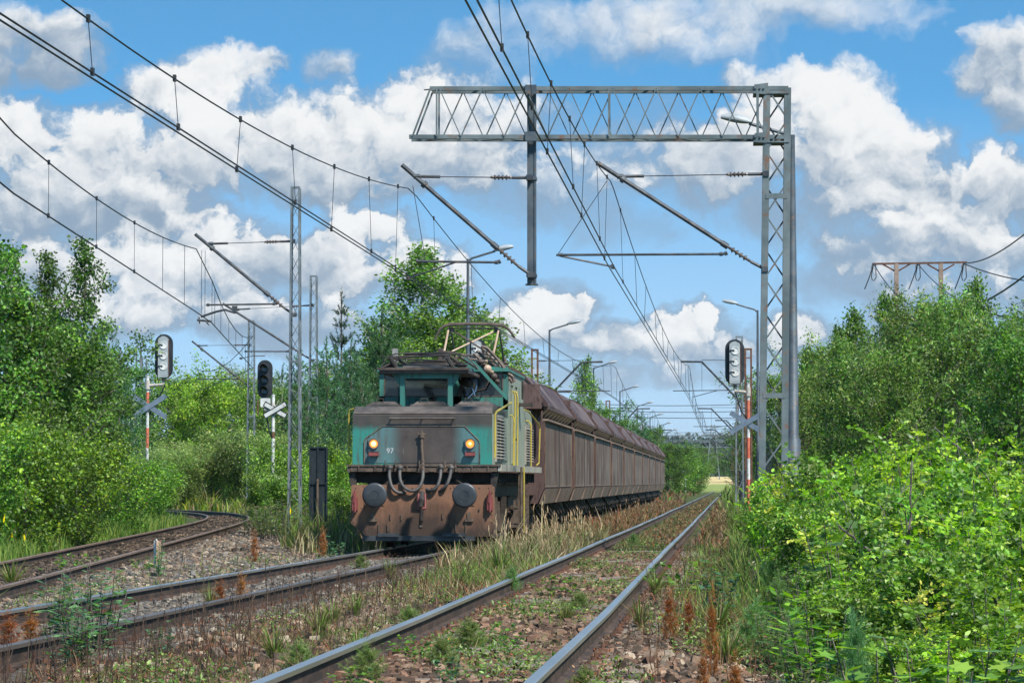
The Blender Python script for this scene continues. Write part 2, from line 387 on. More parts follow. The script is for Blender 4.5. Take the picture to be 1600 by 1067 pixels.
tag(g.build('ground', ground_mat(), smooth=True), kind='structure')

# ================================================================ tracks
RP = [(-.075, -.172), (.075, -.172), (.075, -.155), (.012, -.14), (.010, -.045), (.036, -.035), (.036, -.006), (.028, 0), (-.028, 0), (-.036, -.006), (-.036, -.035), (-.010, -.045), (-.012, -.14), (-.075, -.155)]
TOPF = {5, 6, 7, 8, 9}
def sweep_rail(g, pts, inner=0):
    pts = np.array(pts, float); k = len(pts); t = np.gradient(pts, axis=0)
    n = len(RP); V = []
    for i in range(k):
        d = t[i]; s = np.array([d[1], -d[0], 0]); s /= np.linalg.norm(s)
        for (a, b) in RP: V.append(pts[i]+s*a+np.array([0, 0, b]))
    V = np.array(V)
    for mi, sel in ((0, [j for j in range(n) if j not in TOPF]), (1, [5, 6, 7, 8, 9])):
        F = [(i*n+j, i*n+(j+1) % n, (i+1)*n+(j+1) % n, (i+1)*n+j) for i in range(k-1) for j in sel]
        g.add(V, F, mi)
def track(name, label, cx, H, ysamp, top, sl_range, sl_step, wob=0., sl_mat='sleeper', tops=None):
    y0 = ysamp[0]
    loc = (float(cx(y0)), y0, float(EYE-H(y0)-.2))
    t = thing(name, label, 'railway track', loc)
    pts = np.array([(cx(y), y, EYE-H(y)) for y in ysamp], float)
    d = np.gradient(pts[:, :2], axis=0); nrm = np.stack([d[:, 1], -d[:, 0]], 1); nrm /= np.linalg.norm(nrm, axis=1)[:, None]
    for k, sg in enumerate((-1, 1)):
        g = G(); q = pts.copy(); q[:, :2] += nrm*sg*.755
        if wob:
            r = np.random.default_rng(3+k); yy = pts[:, 1]
            q[:, 0] += wob*(np.interp(yy, np.arange(0, 700, 12.5), r.normal(0, .009, 56)))
            q[:, 2] += wob*(np.interp(yy, np.arange(0, 700, 12.5), r.normal(0, .009, 56)))
        sweep_rail(g, q)
        g.build('rail', ['railside', (tops or (top, top))[k]], t)
    for y in np.arange(*sl_range, sl_step):
        c = np.array([cx(y), y, EYE-H(y)-.172], float)
        c2 = np.array([cx(y+.5), y+.5, 0.], float); dd = c2[:2]-c[:2]; dd /= np.linalg.norm(dd)
        s = np.array([dd[1], -dd[0], 0]); tw = rng.normal(0, .015); s = s+np.array([0, tw, 0]); f = np.array([-s[1], s[0], 0])
        hw = 1.28+rng.normal(0, .03); w = .125
        V = []
        for a in (-hw, hw):
            for (e, zz) in ((-w, -.12), (w, -.12), (w, -.012), (w*.8, 0), (-w*.8, 0), (-w, -.012)):
                V.append(c+s*a+f*e+np.array([0, 0, zz+.0]))
        g = G(); g.add(V, [(j, (j+1) % 6, 6+(j+1) % 6, 6+j) for j in range(6)])
        g.add(np.array(V)[:6], [(5, 4, 3, 2, 1, 0)]); g.add(np.array(V)[6:], [(0, 1, 2, 3, 4, 5)])
        # fastening plates by each rail
        for sg in (-1, 1):
            for e in (-.13, .13):
                p = c+s*(sg*.755+e); g.box(p-np.array([.035, .05, -.001]), p+np.array([.035, .05, .025]), 1); g.tube([p, p+np.array([0, 0, .06])], .014, 5, 1)
        g.build('sleeper', [sl_mat if rng.random() < .75 else 'sleeperdark', 'rust'], t)
    return t
yn = np.concatenate([np.arange(6, 90, 1.0), np.arange(90, 200, 3.), np.arange(200, 560, 10.)])
track('railway_track', 'right-hand railway track with two shiny rails running into the distance', xr_at, Hr, yn, 'railtop', (13.6, 57), .55, .6)
track('railway_track', 'middle railway track that carries the locomotive and its wagons', lambda y: XL+0*y, Hl, yn, 'railtop2', (20, 58), .62, .5, 'sleeperdark', ('railtop', 'railtop2'))
# curved siding
cy = np.array(sid_d, float); cxx = np.array(sid_x, float)
sarc = np.concatenate([[0], np.cumsum(np.hypot(np.diff(cy), np.diff(cxx)))])
def smooth_curve():
    ss = np.linspace(0, sarc[-1], 130)
    from numpy.polynomial import polynomial as pl
    px_ = pl.polyfit(sarc, cxx, 5); py_ = pl.polyfit(sarc, cy, 5)
    return np.stack([pl.polyval(ss, px_), pl.polyval(ss, py_), np.full(len(ss), EYE-1.30)], 1)
SC = smooth_curve()
def siding():
    t = thing('railway_track', 'rusty siding track curving away to the left behind the bushes', 'railway track', tuple(SC[0]-np.array([0, 0, .2])))
    d = np.gradient(SC[:, :2], axis=0); nrm = np.stack([d[:, 1], -d[:, 0]], 1); nrm /= np.linalg.norm(nrm, axis=1)[:, None]
    for sg in (-1, 1):
        q = SC.copy(); q[:, :2] += nrm*sg*.755; g = G(); sweep_rail(g, q); g.build('rail', ['railside', 'railtop3'], t)
    L = np.concatenate([[0], np.cumsum(np.hypot(*np.diff(SC[:, :2], axis=0).T))])
    for s_ in np.arange(14, min(70, L[-1]), .7):
        c = np.array([np.interp(s_, L, SC[:, k]) for k in range(3)]); c[2] -= .172
        c2 = np.array([np.interp(s_+.5, L, SC[:, k]) for k in range(2)]); dd = c2-c[:2]; dd /= np.linalg.norm(dd)
        s = np.array([dd[1], -dd[0], 0])
        g = G(); g.bar(c-s*1.28-np.array([0, 0, .065]), c+s*1.28-np.array([0, 0, .065]), .24, .12); g.build('sleeper', 'sleeperdark', t)
siding()

# ---------------------------------------------------------------- ballast stones (uncountable)
def stones(name, regs, label):
    base = np.array([(-1,-1,-1),(1,-1,-1),(1,1,-1),(-1,1,-1),(-1,-1,1),(1,-1,1),(1,1,1),(-1,1,1)], float)*.5
    fc = np.array([(0,3,2,1),(4,5,6,7),(0,1,5,4),(1,2,6,5),(2,3,7,6),(3,0,4,7)])
    VV, FF, CC = [], [], []; off = 0
    for (x0, x1, y0, y1, n, size, pal, zo) in regs:
        # denser towards the camera
        u = rng.random(n); y = y0*(y1/y0)**u if n else u
        x = rng.uniform(x0, x1, n)
        if callable(zo): x, y, zz = zo(x, y)
        else: zz = gz(x, y)+zo
        sz = size*np.exp(np.clip(rng.normal(0, .35, n), -.8, .7))
        V = base[None]*(1+rng.normal(0, .16, (n, 8, 3)))
        V[:, 4:, :2] *= rng.uniform(.4, .9, (n, 1, 1))
        V = V*sz[:, None, None]*np.stack([rng.uniform(.8, 1.5, n), rng.uniform(.7, 1.1, n), rng.uniform(.45, .85, n)], 1)[:, None]
        a = rng.uniform(0, 6.28, n); ca, sa = np.cos(a)[:, None], np.sin(a)[:, None]
        V = np.stack([V[..., 0]*ca-V[..., 1]*sa, V[..., 0]*sa+V[..., 1]*ca, V[..., 2]+V[..., 0]*rng.normal(0, .3, n)[:, None]], -1)
        V += np.stack([x, y, zz+sz*.15], 1)[:, None]
        VV.append(V.reshape(-1, 3)); FF.append((fc[None]+(np.arange(n)*8)[:, None, None]+off).reshape(-1, 4)); off += n*8
        pal = np.array(pal); c = pal[rng.integers(0, len(pal), n)]*rng.uniform(.4, 1.05, (n, 1))*np.array([1.03, .97, .89]); CC.append(np.repeat(c, 6, 0))
    g = G(); g.add(np.vstack(VV), np.vstack(FF), 0, np.vstack(CC))
    tag(g.build(name, 'stone'), label, 'gravel', kind='stuff')
grey = [(.13,.125,.12), (.18,.17,.155), (.085,.083,.085), (.24,.21,.175), (.15,.125,.105)]
tan = [(.27,.21,.16), (.2,.145,.11), (.36,.3,.235), (.15,.115,.09), (.22,.145,.105), (.1,.08,.065)]
red = [(.17,.10,.07), (.23,.14,.095), (.11,.068,.048), (.27,.19,.14), (.07,.048,.036)]
dark = [(.045,.035,.028), (.07,.052,.04), (.10,.074,.056), (.03,.025,.02), (.17,.125,.09)]
stones('ballast_gravel', [
    (-5.3, -4.5, 22, 58, 9000, .038, grey, .0), (-6.6, -5.35, 21, 58, 17000, .038, grey, .0),
    (-11, -6.75, 24, 44, 26000, .042, tan+grey, 0.), (0, 1, 42, 92, 22000, .055, grey+tan, lambda x, y: ((lambda a: (a+(-6.8-a)*x, y, gz(a+(-6.8-a)*x, y)))(np.interp(y, sid_d, sid_x)+1.0))), (-2.5, -1.15, 19, 55, 17000, .042, red, .0), (-2.5, -1.15, 13, 20, 3800, .05, red, -.022), (-1.0, .45, 13, 22, 1500, .06, red+tan[1:5], 0.), (-4.5, -2.7, 13.5, 28, 1800, .055, red+tan[1:4], 0.),
    (-1.0, .45, 13, 36, 15000, .034, dark+dark+red+tan[1:5], 0.), (-4.7, -2.6, 13, 46, 8500, .032, dark+dark+red, 0.), (-4.6, -3.4, 26, 42, 4500, .045, tan, 0.),
    (-16, -9, 38, 120, 12000, .05, dark, lambda x, y: (np.interp(y, sid_d, sid_x)+(x+12.5)*.25, y, EYE-1.30-.17+0*y))],
    'grey and reddish crushed stone ballast around the rails')
# ================================================================ locomotive
def loco_paint(name, teal, soot, x0, x1, greyer=False, topz=None, zs=None):
    """old teal enamel with a wide soot stain (its own shape) and streaks of grime"""
    m, nt, b = new_mat(name)
    tc = N(nt, 'ShaderNodeTexCoord'); o = tc.outputs['Object']
    x, y, z = N(nt, 'ShaderNodeSeparateXYZ', inp={0: o}).outputs
    n1 = N(nt, 'ShaderNodeTexNoise', inp={'Vector': o, 'Scale': 2.2, 'Detail': 7., 'Roughness': .6})
    st = N(nt, 'ShaderNodeTexNoise', inp={'Vector': VM(nt, 'MULTIPLY', o, (9, 9, .9)), 'Scale': 1.4, 'Detail': 6., 'Roughness': .65})
    sp = N(nt, 'ShaderNodeTexNoise', inp={'Vector': o, 'Scale': 22., 'Detail': 4.})
    tealv = MIX(nt, MR(nt, n1.outputs[0], .35, .65), teal, tuple(c*.72+.02 for c in teal))
    xn = MATH(nt, 'ADD', x, MATH(nt, 'MULTIPLY', MATH(nt, 'SUBTRACT', n1.outputs[0], .5), .14))
    mid = MATH(nt, 'MULTIPLY', MR(nt, xn, x0-.22, x0+.12, 0, 1, True), MR(nt, xn, x1-.12, x1+.22, 1, 0, True))
    f = mid
    if zs is not None:
        f = MATH(nt, 'MAXIMUM', f, MR(nt, MATH(nt, 'ADD', z, MATH(nt, 'MULTIPLY', st.outputs[0], .16)), zs+.1, zs+.3, 0, .97, True))
    f = MATH(nt, 'MAXIMUM', f, MR(nt, st.outputs[0], .50, .68, 0, .72))
    f = MATH(nt, 'MAXIMUM', f, MR(nt, sp.outputs[0], .63, .7, 0, .7))
    so_ = MIX(nt, MR(nt, n1.outputs[0], .4, .6), soot, tuple(c*1.5 for c in soot))
    nt.links.new(MIX(nt, f, tealv, so_), b.inputs['Base Color'])
    nt.links.new(MR(nt, st.outputs[0], .3, .7, .32, .6), b.inputs['Roughness'])
    bp = N(nt, 'ShaderNodeBump', inp={'Strength': .12, 'Distance': .02, 'Height': sp.outputs[0]}); nt.links.new(bp.outputs[0], b.inputs['Normal'])
    return m
TEAL = (.02, .19, .15); SOOT = (.042, .032, .027)
M['front'] = loco_paint('sooty_teal_front', TEAL, SOOT, -.62, .68, zs=2.25)
M['inset'] = loco_paint('sooty_grey_teal_panel', (.07, .155, .155), SOOT, -.55, .62)
M['teal'] = loco_paint('dull_teal_paint', (.03, .17, .135), SOOT, 5, 6)
M['side'] = loco_paint('faded_grey_green_side', (.25, .28, .21), (.12, .09, .065), 5, 6)
M['hoodtop'] = weather('sooty_brown_hood_top', (.055, .045, .038), (.11, .09, .078), 3, .65, 0, c3=(.05, .04, .035), bump=.1)
M['grime'] = weather('oily_black_underframe', (.018, .014, .012), (.05, .038, .03), 4, .65, .1, bump=.3)
M['grime2'] = weather('brown_grimed_steel', (.06, .042, .032), (.12, .085, .06), 4, .7, .1, c3=(.03, .022, .018), bump=.3)
M['orange'] = weather('dull_orange_buffer_beam', (.22, .115, .07), (.135, .065, .04), 1.6, .68, 0, bump=.2, lo=.3, hi=.75, spec=.2)
M['buffer'] = weather('greasy_black_buffer', (.022, .026, .03), (.045, .05, .055), 3, .5, .2, bump=.1)
M['yellow'] = weather('worn_yellow_paint', (.38, .29, .03), (.30, .24, .06), 6, .6, 0, c3=(.12, .10, .06), bump=.1)
M['louvre'] = weather('dusty_louvre', (.19, .17, .14), (.3, .28, .23), 3, .7, 0, c3=(.1, .08, .06), bump=.1)
M['dkglass'] = weather('dark_cab_glass', (.012, .018, .018), (.03, .04, .038), 2, .12, 0, bump=0, spec=.7)
M['deckedge'] = weather('dusty_deck_edge', (.24, .22, .17), (.34, .32, .26), 3, .7, 0, c3=(.12, .09, .07), bump=.1)
M['panto'] = weather('brown_pantograph_steel', (.07, .05, .042), (.13, .095, .075), 5, .6, .2, bump=.1)
M['pantotan'] = weather('tan_pantograph_strut', (.3, .2, .14), (.4, .29, .21), 5, .6, .1, bump=.1)
M['bluecable'] = weather('blue_cable', (.06, .12, .22), (.10, .18, .3), 3, .5, 0, bump=0)
M['darkred'] = weather('dark_red_paint', (.14, .03, .03), (.2, .05, .045), 4, .6, 0, bump=.1)
M['hose'] = weather('worn_rubber_hose', (.035, .032, .03), (.065, .058, .052), 6, .6, 0, bump=.1)
M['number'] = weather('white_stencil_paint', (.34, .35, .34), (.46, .46, .46), 9, .7, 0, bump=0)
M['faint'] = weather('worn_off_stencil_paint', (.085, .08, .075), (.12, .11, .105), 9, .7, 0, bump=0)
M['headlamp'] = emit('lit_headlamp', (1, .27, .03), .95, (.3, .1, .03))
M['headcore'] = emit('lit_headlamp_bulb', (1, .66, .24), 1.6, (.5, .3, .1))
def beam_mat():
    m = M['orange']; nt = m.node_tree; b = nt.nodes['Principled BSDF']; old = b.inputs['Base Color'].links[0].from_socket
    tc = N(nt, 'ShaderNodeTexCoord'); x, y, z = N(nt, 'ShaderNodeSeparateXYZ', inp={0: tc.outputs['Object']}).outputs
    n = N(nt, 'ShaderNodeTexNoise', inp={'Vector': VM(nt, 'MULTIPLY', tc.outputs['Object'], (3, 3, 1.2)), 'Scale': 1.6, 'Detail': 7., 'Roughness': .7})
    ax = MATH(nt, 'ABSOLUTE', MATH(nt, 'ADD', x, .0)); mid = MR(nt, ax, .1, .9, .32, 0)
    f = MR(nt, MATH(nt, 'SUBTRACT', MATH(nt, 'ADD', z, MATH(nt, 'MULTIPLY', MATH(nt, 'SUBTRACT', n.outputs[0], .5), 1.1)), mid), .80, .26, 0, .93)
    sp = N(nt, 'ShaderNodeTexNoise', inp={'Vector': tc.outputs['Object'], 'Scale': 26., 'Detail': 4.})
    f = MATH(nt, 'MAXIMUM', f, MR(nt, sp.outputs[0], .62, .68, 0, .75))
    nt.links.new(MIX(nt, f, old, (.04, .028, .022)), b.inputs['Base Color'])
beam_mat()
XLc = -5.985
D0 = 55.6
RZ = EYE-float(Hl(56))       # rail top under the locomotive
def loco():
    L = thing('electric_locomotive', 'teal electric locomotive with lit headlights and orange buffer beam', 'locomotive', (XLc, D0, RZ))
    B = lambda g, n, m, p=L, **k: g.build(n, m, p, **k)
    q = lambda px, py, d=D0: P(px, py, d)
    # --- buffer beam plate
    g = G()
    pl = [q(x, y) for x, y in [(549,759),(551,757),(766,757),(772,761),(772.5,824),(765,838),(573,838),(548,817)]]
    g.prism(pl[::-1], (0, .14, 0)); beam = B(g, 'buffer_beam', 'orange')
    g = G(); g.box(q(566, 836.5, 55.5), q(744, 844, 56.0)); g.box(q(590, 833, 55.45), q(625, 838, 55.6)); g.box(q(690, 833, 55.45), q(728, 838, 55.6)); B(g, 'guard_rail', 'buffer', beam)
    g = G()
    for px, py, w, h in ((583,806,6,12),(733,806,6,12),(610,807,2,8),(627,808,2,9),(692,806,2,9),(708,806,2,9),(570,793,2,4),(749,796,2,4),(592,826,2,16),(606,824,2,12),(712,824,2,14),(728,826,2,14)):
        g = G(); g.box(q(px-w/2, py-h/2, 55.575), q(px+w/2, py+h/2, 55.63))
        if px in (583, 733): g.box(q(px-7, py+4, 55.55), q(px+7, py+8.5, 55.62))
        B(g, 'bracket', 'grime2', beam)
    for px in (554.5, 765.5):
        g = G(); g.box(q(px-4.5, 777, 55.5), q(px+5, 797, 55.62)); g.box(q(px-2.5, 769, 55.48), q(px+2, 785, 55.6)); g.tube([q(px, 766, 55.5), q(px, 800, 55.5)], .022)
        B(g, 'lamp_bracket', 'darkred', beam)
    for px in (585.0, 725.5):
        c = q(px, 773.6, 55.0); g = G()
        g.lathe(c, (0, 1, 0), [(-.0, 0), (-.0, .12), (.004, .2), (.012, .235), (.035, .243), (.055, .235), (.06, .1), (.3, .095), (.3, .14), (.6, .15), (.6, 0)], 36)
        g.lathe(c, (0, 1, 0), [(-.006, .085), (-.008, .092), (-.006, .10)], 36)
        B(g, 'buffer', 'buffer', beam, smooth=True)
    g = G()
    for px in np.linspace(556, 764, 15): g.lathe(q(px, 762, 55.598), (0, -1, 0), [(0, .013), (.008, .012), (.014, 0)], 6)
    for py in np.linspace(770, 815, 5): g.lathe(q(552.5, py, 55.598), (0, -1, 0), [(0, .013), (.008, .012), (.014, 0)], 6); g.lathe(q(769, py, 55.598), (0, -1, 0), [(0, .013), (.008, .012), (.014, 0)], 6)
    tag(B(g, 'rivet_row', 'grime2', beam), kind='stuff')
    for cxp in (585.0, 725.5):
        g = G(); cc = q(cxp, 773.6, 55.598); g.box(cc-np.array([.2, .012, .2]), cc+np.array([.2, 0, .2])); B(g, 'buffer_plate', 'orange', beam)
    # --- coupling hook and screw link
    g = G()
    g.box(q(651, 771, 55.45), q(667, 782, 55.62)); g.tube([q(659, 770, 55.3), q(659, 782, 55.1), q(657, 790, 55.1), q(661, 795, 55.15)], [.06, .06, .05, .03], 8)
    for dx in (-5, 5): g.tube([q(659+dx, 771, 55.2), q(659+dx*1.1, 794, 55.12)], .022, 8, 1)
    g.tube([q(653.5, 794, 55.12), q(664.5, 794, 55.12)], .03, 8, 1)
    g.tube([q(659, 794, 55.12), q(658, 812, 55.15), q(657, 821, 55.2)], [.035, .045, .03], 8); g.lathe(q(657, 819, 55.2), (0, 0, -1), [(0, .0), (0, .035), (.05, .05), (.08, .03), (.09, 0)], 10)
    B(g, 'coupling_hook', ['grime', 'darkred'])
    # --- deck
    z1 = q(541, 725.6, 56)[2]; xl = q(541, 726, 56)[0]; xr = q(782.5, 726, 56)[0]; y0, y1 = 56.0, 68.3
    g = G(); g.box((xl, y0, z1-.035), (xr, y1, z1)); g.box((xl+.02, y0+.03, z1-.15), (xl+.07, y1, z1-.036)); g.box((xl+.08, y0+.02, z1-.14), (xr-.08, y0+.07, z1-.036))
    for x in np.linspace(xl+.25, xr-.25, 9): g.box((x-.012, y0-.005, z1-.14), (x+.012, y0+.018, z1-.036))
    B(g, 'deck', 'grime2')
    g = G(); g.box((xr-.06, y0+.03, z1-.13), (xr+.012, y1, z1+.004)); B(g, 'deck_edge', 'deckedge')
    # underframe with tanks, pipes and brackets under the deck
    g = G()
    g.box((XLc-.75, y0+.25, RZ+.75), (XLc+.75, y1-.3, z1-.16)); g.box((XLc-1.2, y0+.9, RZ+1.0), (XLc+1.2, y1-.6, z1-.155))
    for x in np.arange(y0+.5, y1-.3, .62): g.box((XLc-1.4, x, z1-.36), (XLc+1.42, x+.05, z1-.152))
    for s_ in (-1, 1):
        g.prism([(XLc+s_*1.35, y0+.1, z1-.14), (XLc+s_*1.5, y0+.1, z1-.14), (XLc+s_*1.42, y0+.1, z1-.55), (XLc+s_*1.33, y0+.1, z1-.5)], (0, .12, 0))
    g.tube([(XLc+1.28, y0+.7, z1-.32), (XLc+1.28, y0+2.9, z1-.32)], .11, 12); g.tube([(XLc+1.3, y0+4, z1-.35), (XLc+1.3, y1-1.5, z1-.35)], .05, 8)
    for x in (.55, .95, -.6, -.95): g.bar((XLc+x*.5, y0+.3, z1-.2), (XLc+x, y0-.1, z1-.52), .05)
    B(g, 'underframe', 'grime')
    # bogies with wheels
    for by in (58.35, 65.3):
        g = G()
        for s_ in (-1, 1):
            X = XLc+s_*1.06
            g.prism([(X-.05, by-1.75, RZ+.62), (X-.05, by-1.75, RZ+.95), (X-.05, by-.6, RZ+1.02), (X-.05, by+.6, RZ+1.02), (X-.05, by+1.75, RZ+.95), (X-.05, by+1.75, RZ+.62), (X-.05, by+.75, RZ+.42), (X-.05, by-.75, RZ+.42)], (.1*1, 0, 0))
            for ay in (-1.2, 1.2):
                g.box((X-.12*0+s_*.03, by+ay-.17, RZ+.28), (X+s_*.24, by+ay+.17, RZ+.62)); 
                for k in range(5): g.box((X+s_*.05, by+ay-.5+.05*k, RZ+.63+.03*k), (X+s_*.17, by+ay+.5-.05*k, RZ+.655+.03*k))
                g.bar((X+s_*.2, by+ay-.55, RZ+.3), (X+s_*.2, by+ay-.55, RZ+.9), .05)
                g.bar((X+s_*.22, by+ay+.55, RZ+.18), (X+s_*.22, by+ay+.55, RZ+1.0), .06, .12)
            g.bar((X+s_*.26, by-1.5, RZ+.22), (X+s_*.26, by+1.5, RZ+.22), .07, .05)
            g.tube([(X+s_*.3, by-1.7, RZ+.9), (X+s_*.3, by-1.75, RZ+.25)], .03)
        g.box((XLc-1.1, by-.3, RZ+.6), (XLc+1.1, by+.3, RZ+.85)); bo = B(g, 'bogie', 'grime2')
        for ay in (-1.2, 1.2):
            g = G()
            for s_ in (-1, 1):
                c = (XLc+s_*.70, by+ay, RZ+.5)
                g.lathe(c, (s_, 0, 0), [(-.02, .0), (-.02, .52), (.02, .53), (.03, .5), (.14, .495), (.14, .42), (.09, .40), (.08, .15), (.2, .12), (.2, 0)], 28)
            g.tube([(XLc-.7, by+ay, RZ+.5), (XLc+.7, by+ay, RZ+.5)], .09, 10)
            B(g, 'wheelset', 'grime', bo)
    # steps and ladder rails of the cab, right side
    for yy in (61.3, 62.3):
        g = G()
        g.bar((xr-.02, yy, RZ+.35), (xr-.02, yy, z1), .04); g.bar((xr-.02, yy+.45, RZ+.35), (xr-.02, yy+.45, z1), .04)
        for k in range(3): g.box((xr-.14, yy, RZ+.38+.33*k), (xr+.05, yy+.45, RZ+.41+.33*k))
        B(g, 'step', 'grime2')
    # --- front hood
    X0, X1 = q(551, 700, 56.45)[0], q(769, 700, 56.45)[0]
    zb = z1; zt1 = q(660, 647, 56.45)[2]; zt2 = q(660, 635.5, 56.75)[2]; hy0, hy1 = 56.45, 60.4
    g = G(); g.prism([(X0, hy0, zb), (X0, hy0, zt1-.02), (X0, hy0+.03, zt1), (X0, hy0+.28, zt2), (X0, hy1, zt2), (X0, hy1, zb)][::-1], (X1-X0, 0, 0))
    hood = B(g, 'front_hood', 'front')
    g = G(); g.prism([(X0+.015, hy0+.018, zt1+.012), (X0+.015, hy0+.28, zt2+.008), (X0+.015, hy1, zt2+.008), (X0+.015, hy1, zt2-.01), (X0+.015, hy0+.3, zt2-.01), (X0+.015, hy0+.04, zt1-.0)][::-1], (X1-X0-.03, 0, 0)); B(g, 'hood_top', 'hoodtop', hood)
    # inset panel with raised seam
    pan = [(569, 723), (569, 690), (571, 685), (597.5, 666.5), (600, 666), (722, 666), (727, 667), (748, 688), (749.5, 693), (749.5, 723)]
    W = [P(x, y, hy0) for x, y in pan]; g = G(); g.prism([w+np.array([0, -.008, 0]) for w in W][::-1], (0, .006, 0)); B(g, 'front_panel', 'inset', hood)
    g = G(); g.tube([w+np.array([0, -.011, 0]) for w in W], .012, 6); B(g, 'panel_seam', 'grime2', hood)
    g = G(); g.tube([P(609, 653.5, hy0-.09), P(711, 653.5, hy0-.09)], .02, 8)
    for px in (611, 660, 709): g.tube([P(px, 653.5, hy0-.09), P(px, 654, hy0)], .013)
    B(g, 'grab_rail', 'hoodtop', hood)
    for px, lit in ((584, 1), (734.5, 0)):
        g = G(); py = 693.5
        g.bbox(P(px-8.5, py-9, hy0-.05), P(px+8, py+12, hy0-.009), .02); h = B(g, 'headlight_housing', 'inset', hood)
        c = P(px, py-.5, hy0-.055)
        g = G(); g.lathe(c, (0, 1, 0), [(0, .105), (-.03, .105), (-.03, .086), (0, .08)], 24); B(g, 'headlight_rim', 'hoodtop', h)
        g = G(); g.lathe(c, (0, 1, 0), [(-.012, 0), (-.006, .05), (.0, .085)], 24); B(g, 'headlight', 'headlamp', hood, smooth=True)
        g = G(); g.lathe(c+np.array([.0, -.02, 0]), (0, 1, 0), [(-.01, 0), (0, .03 if not lit else .05), (.01, 0)], 14); B(g, 'bulb', 'headcore', h)
        g = G(); g.box(P(px-8, 706.5, hy0-.11), P(px+8, 712, hy0-.01)); B(g, 'marker_plate', 'darkred', hood)
    def text(s, px, py, h, mat_, al='LEFT'):
        cu = bpy.data.curves.new('txt', 'FONT'); cu.body = s; cu.size = h; cu.extrude = .002; cu.align_x = al
        o = bpy.data.objects.new('txt', cu); COL.objects.link(o)
        dg = bpy.context.evaluated_depsgraph_get(); me = bpy.data.meshes.new_from_object(o.evaluated_get(dg)); bpy.data.objects.remove(o)
        me.transform(Matrix.Rotation(R(90), 4, 'X')); c = P(px, py, hy0-.011); oo = bpy.data.objects.new('running_number', me); COL.objects.link(oo)
        me.materials.clear(); me.materials.append(M[mat_]); oo.parent = L; oo.location = tuple(c-ORG[L.name]); return oo
    text('97', 603.5, 708, .15, 'number'); text('0 1', 618, 708, .15, 'faint')
    # pipe and jumper hoses
    g = G(); g.tube([P(659, 676, hy0-.06), P(659, 700, hy0-.07), P(661, 724, hy0-.12), P(661, 733, 55.8)], [.03, .03, .028, .03], 8, 0)
    g.lathe(P(659, 680, hy0-.06), (0, 0, 1), [(-.06, .03), (-.05, .055), (.03, .055), (.05, .02), (.1, .015), (.1, 0)], 10)
    g.tube([P(653, 678, hy0-.07), P(665, 679, hy0-.07)], .018); g.lathe(P(661, 734, 55.8), (0, 0, -1), [(-.05, .03), (-.04, .05), (.05, .045), (.07, .03)], 10)
    B(g, 'front_pipe', 'grime2', hood)
    def hose(pts):
        g = G(); p = [P(x, y, 55.75-.25*math.sin(math.pi*i/(len(pts)-1))) for i, (x, y) in enumerate(pts)]
        p = np.array(p); t = np.linspace(0, len(p)-1, 22); from_ = np.arange(len(p))
        k = np.stack([np.interp(t, from_, p[:, j]) for j in range(3)], 1)
        for _ in range(3): k[1:-1] = (k[:-2]+2*k[1:-1]+k[2:])/4
        g.tube(k, .034, 8); g.lathe(k[0], (0, 0, -1), [(-.06, .03), (-.05, .06), (.02, .06), (.03, .03)], 10); B(g, 'jumper_hose', 'hose', smooth=True)
    hose([(609, 732), (608, 745), (612, 762), (621, 770), (632, 770), (646, 760)])
    hose([(625, 732), (624, 745), (627, 757), (636, 766), (648, 768), (657, 760), (661, 747), (661, 736)])
    hose([(689, 731), (688, 746), (684, 759), (676, 767), (668, 766), (657, 754)])
    hose([(705, 732), (703, 745), (698, 758), (689, 767), (680, 768)])
    g = G()
    for px in (602, 618, 655, 695, 711): g.tube([P(px, 719, 55.97), P(px, 728, 55.97), P(px+2, 731, 55.9)], .014)
    for px in (609, 625, 689, 705): g.bar(P(px-5, 729, 55.9), P(px+5, 729, 55.9), .05); g.bar(P(px, 731, 55.75), P(px, 727, 56.1), .06)
    B(g, 'hose_bracket', 'grime2')
    # hatches on the hood
    for a, b_ in ((573, 624), (642, 698.5), (711, 771)):
        g = G(); p0 = P(a, 635, 57.3); p1 = P(b_, 635, 57.3); zz = zt2+.009
        g.box((p0[0], 57.2, zz), (p1[0], 59.2, zz+.055)); g.prism([(p0[0]+.05, 57.25, zz+.055), (p1[0]-.05, 57.25, zz+.055), (p1[0]-.12, 57.35, zz+.115), (p0[0]+.12, 57.35, zz+.115)], (0, 1.7, 0))
        g.tube([(p0[0]+.2, 57.3, zz+.1), (p0[0]+.2, 57.3, zz+.17), (p0[0]+.34, 57.3, zz+.17), (p0[0]+.34, 57.3, zz+.1)], .009)
        B(g, 'roof_hatch', 'hoodtop', hood)
    # louvres on the right-hand side of each hood
    def louvres(parent, yA, yB, zA, zB, X):
        g = G(); g.box((X+.001, yA, zA), (X+.03, yB, zB), 0)
        n = 13
        for k in range(n):
            z = zA+.06+(zB-zA-.12)*k/n; h = (zB-zA-.12)/n
            for (ya, yb) in ((yA+.06, (yA+yB)/2-.04), ((yA+yB)/2+.04, yB-.06)):
                g.prism([(X+.031, ya, z), (X+.075, ya, z+.01), (X+.031, ya, z+h*.75)], (0, yb-ya, 0), 0)
                g.box((X+.0305, ya, z+h*.76), (X+.033, yb, z+h*.99), 1)
        g.build('louvre_panel', ['louvre', 'grime'], parent)
    g = G(); g.box((X1+.0, hy0+.03, zb+.002), (X1+.012, hy1, zt1)); B(g, 'side_panel', 'side', hood)
    louvres(hood, 57.0, 58.9, zb+.06, zb+1.02, X1+.013)
    g = G(); g.box((X1+.013, 59.1, zb+.1), (X1+.03, 60.2, zb+1.0)); g.tube([(X1+.06, 59.3, zb+.3), (X1+.06, 59.3, zb+.6)], .012); B(g, 'side_hatch', 'side', hood)
    # --- cab
    cy0, cy1 = 60.4, 65.0
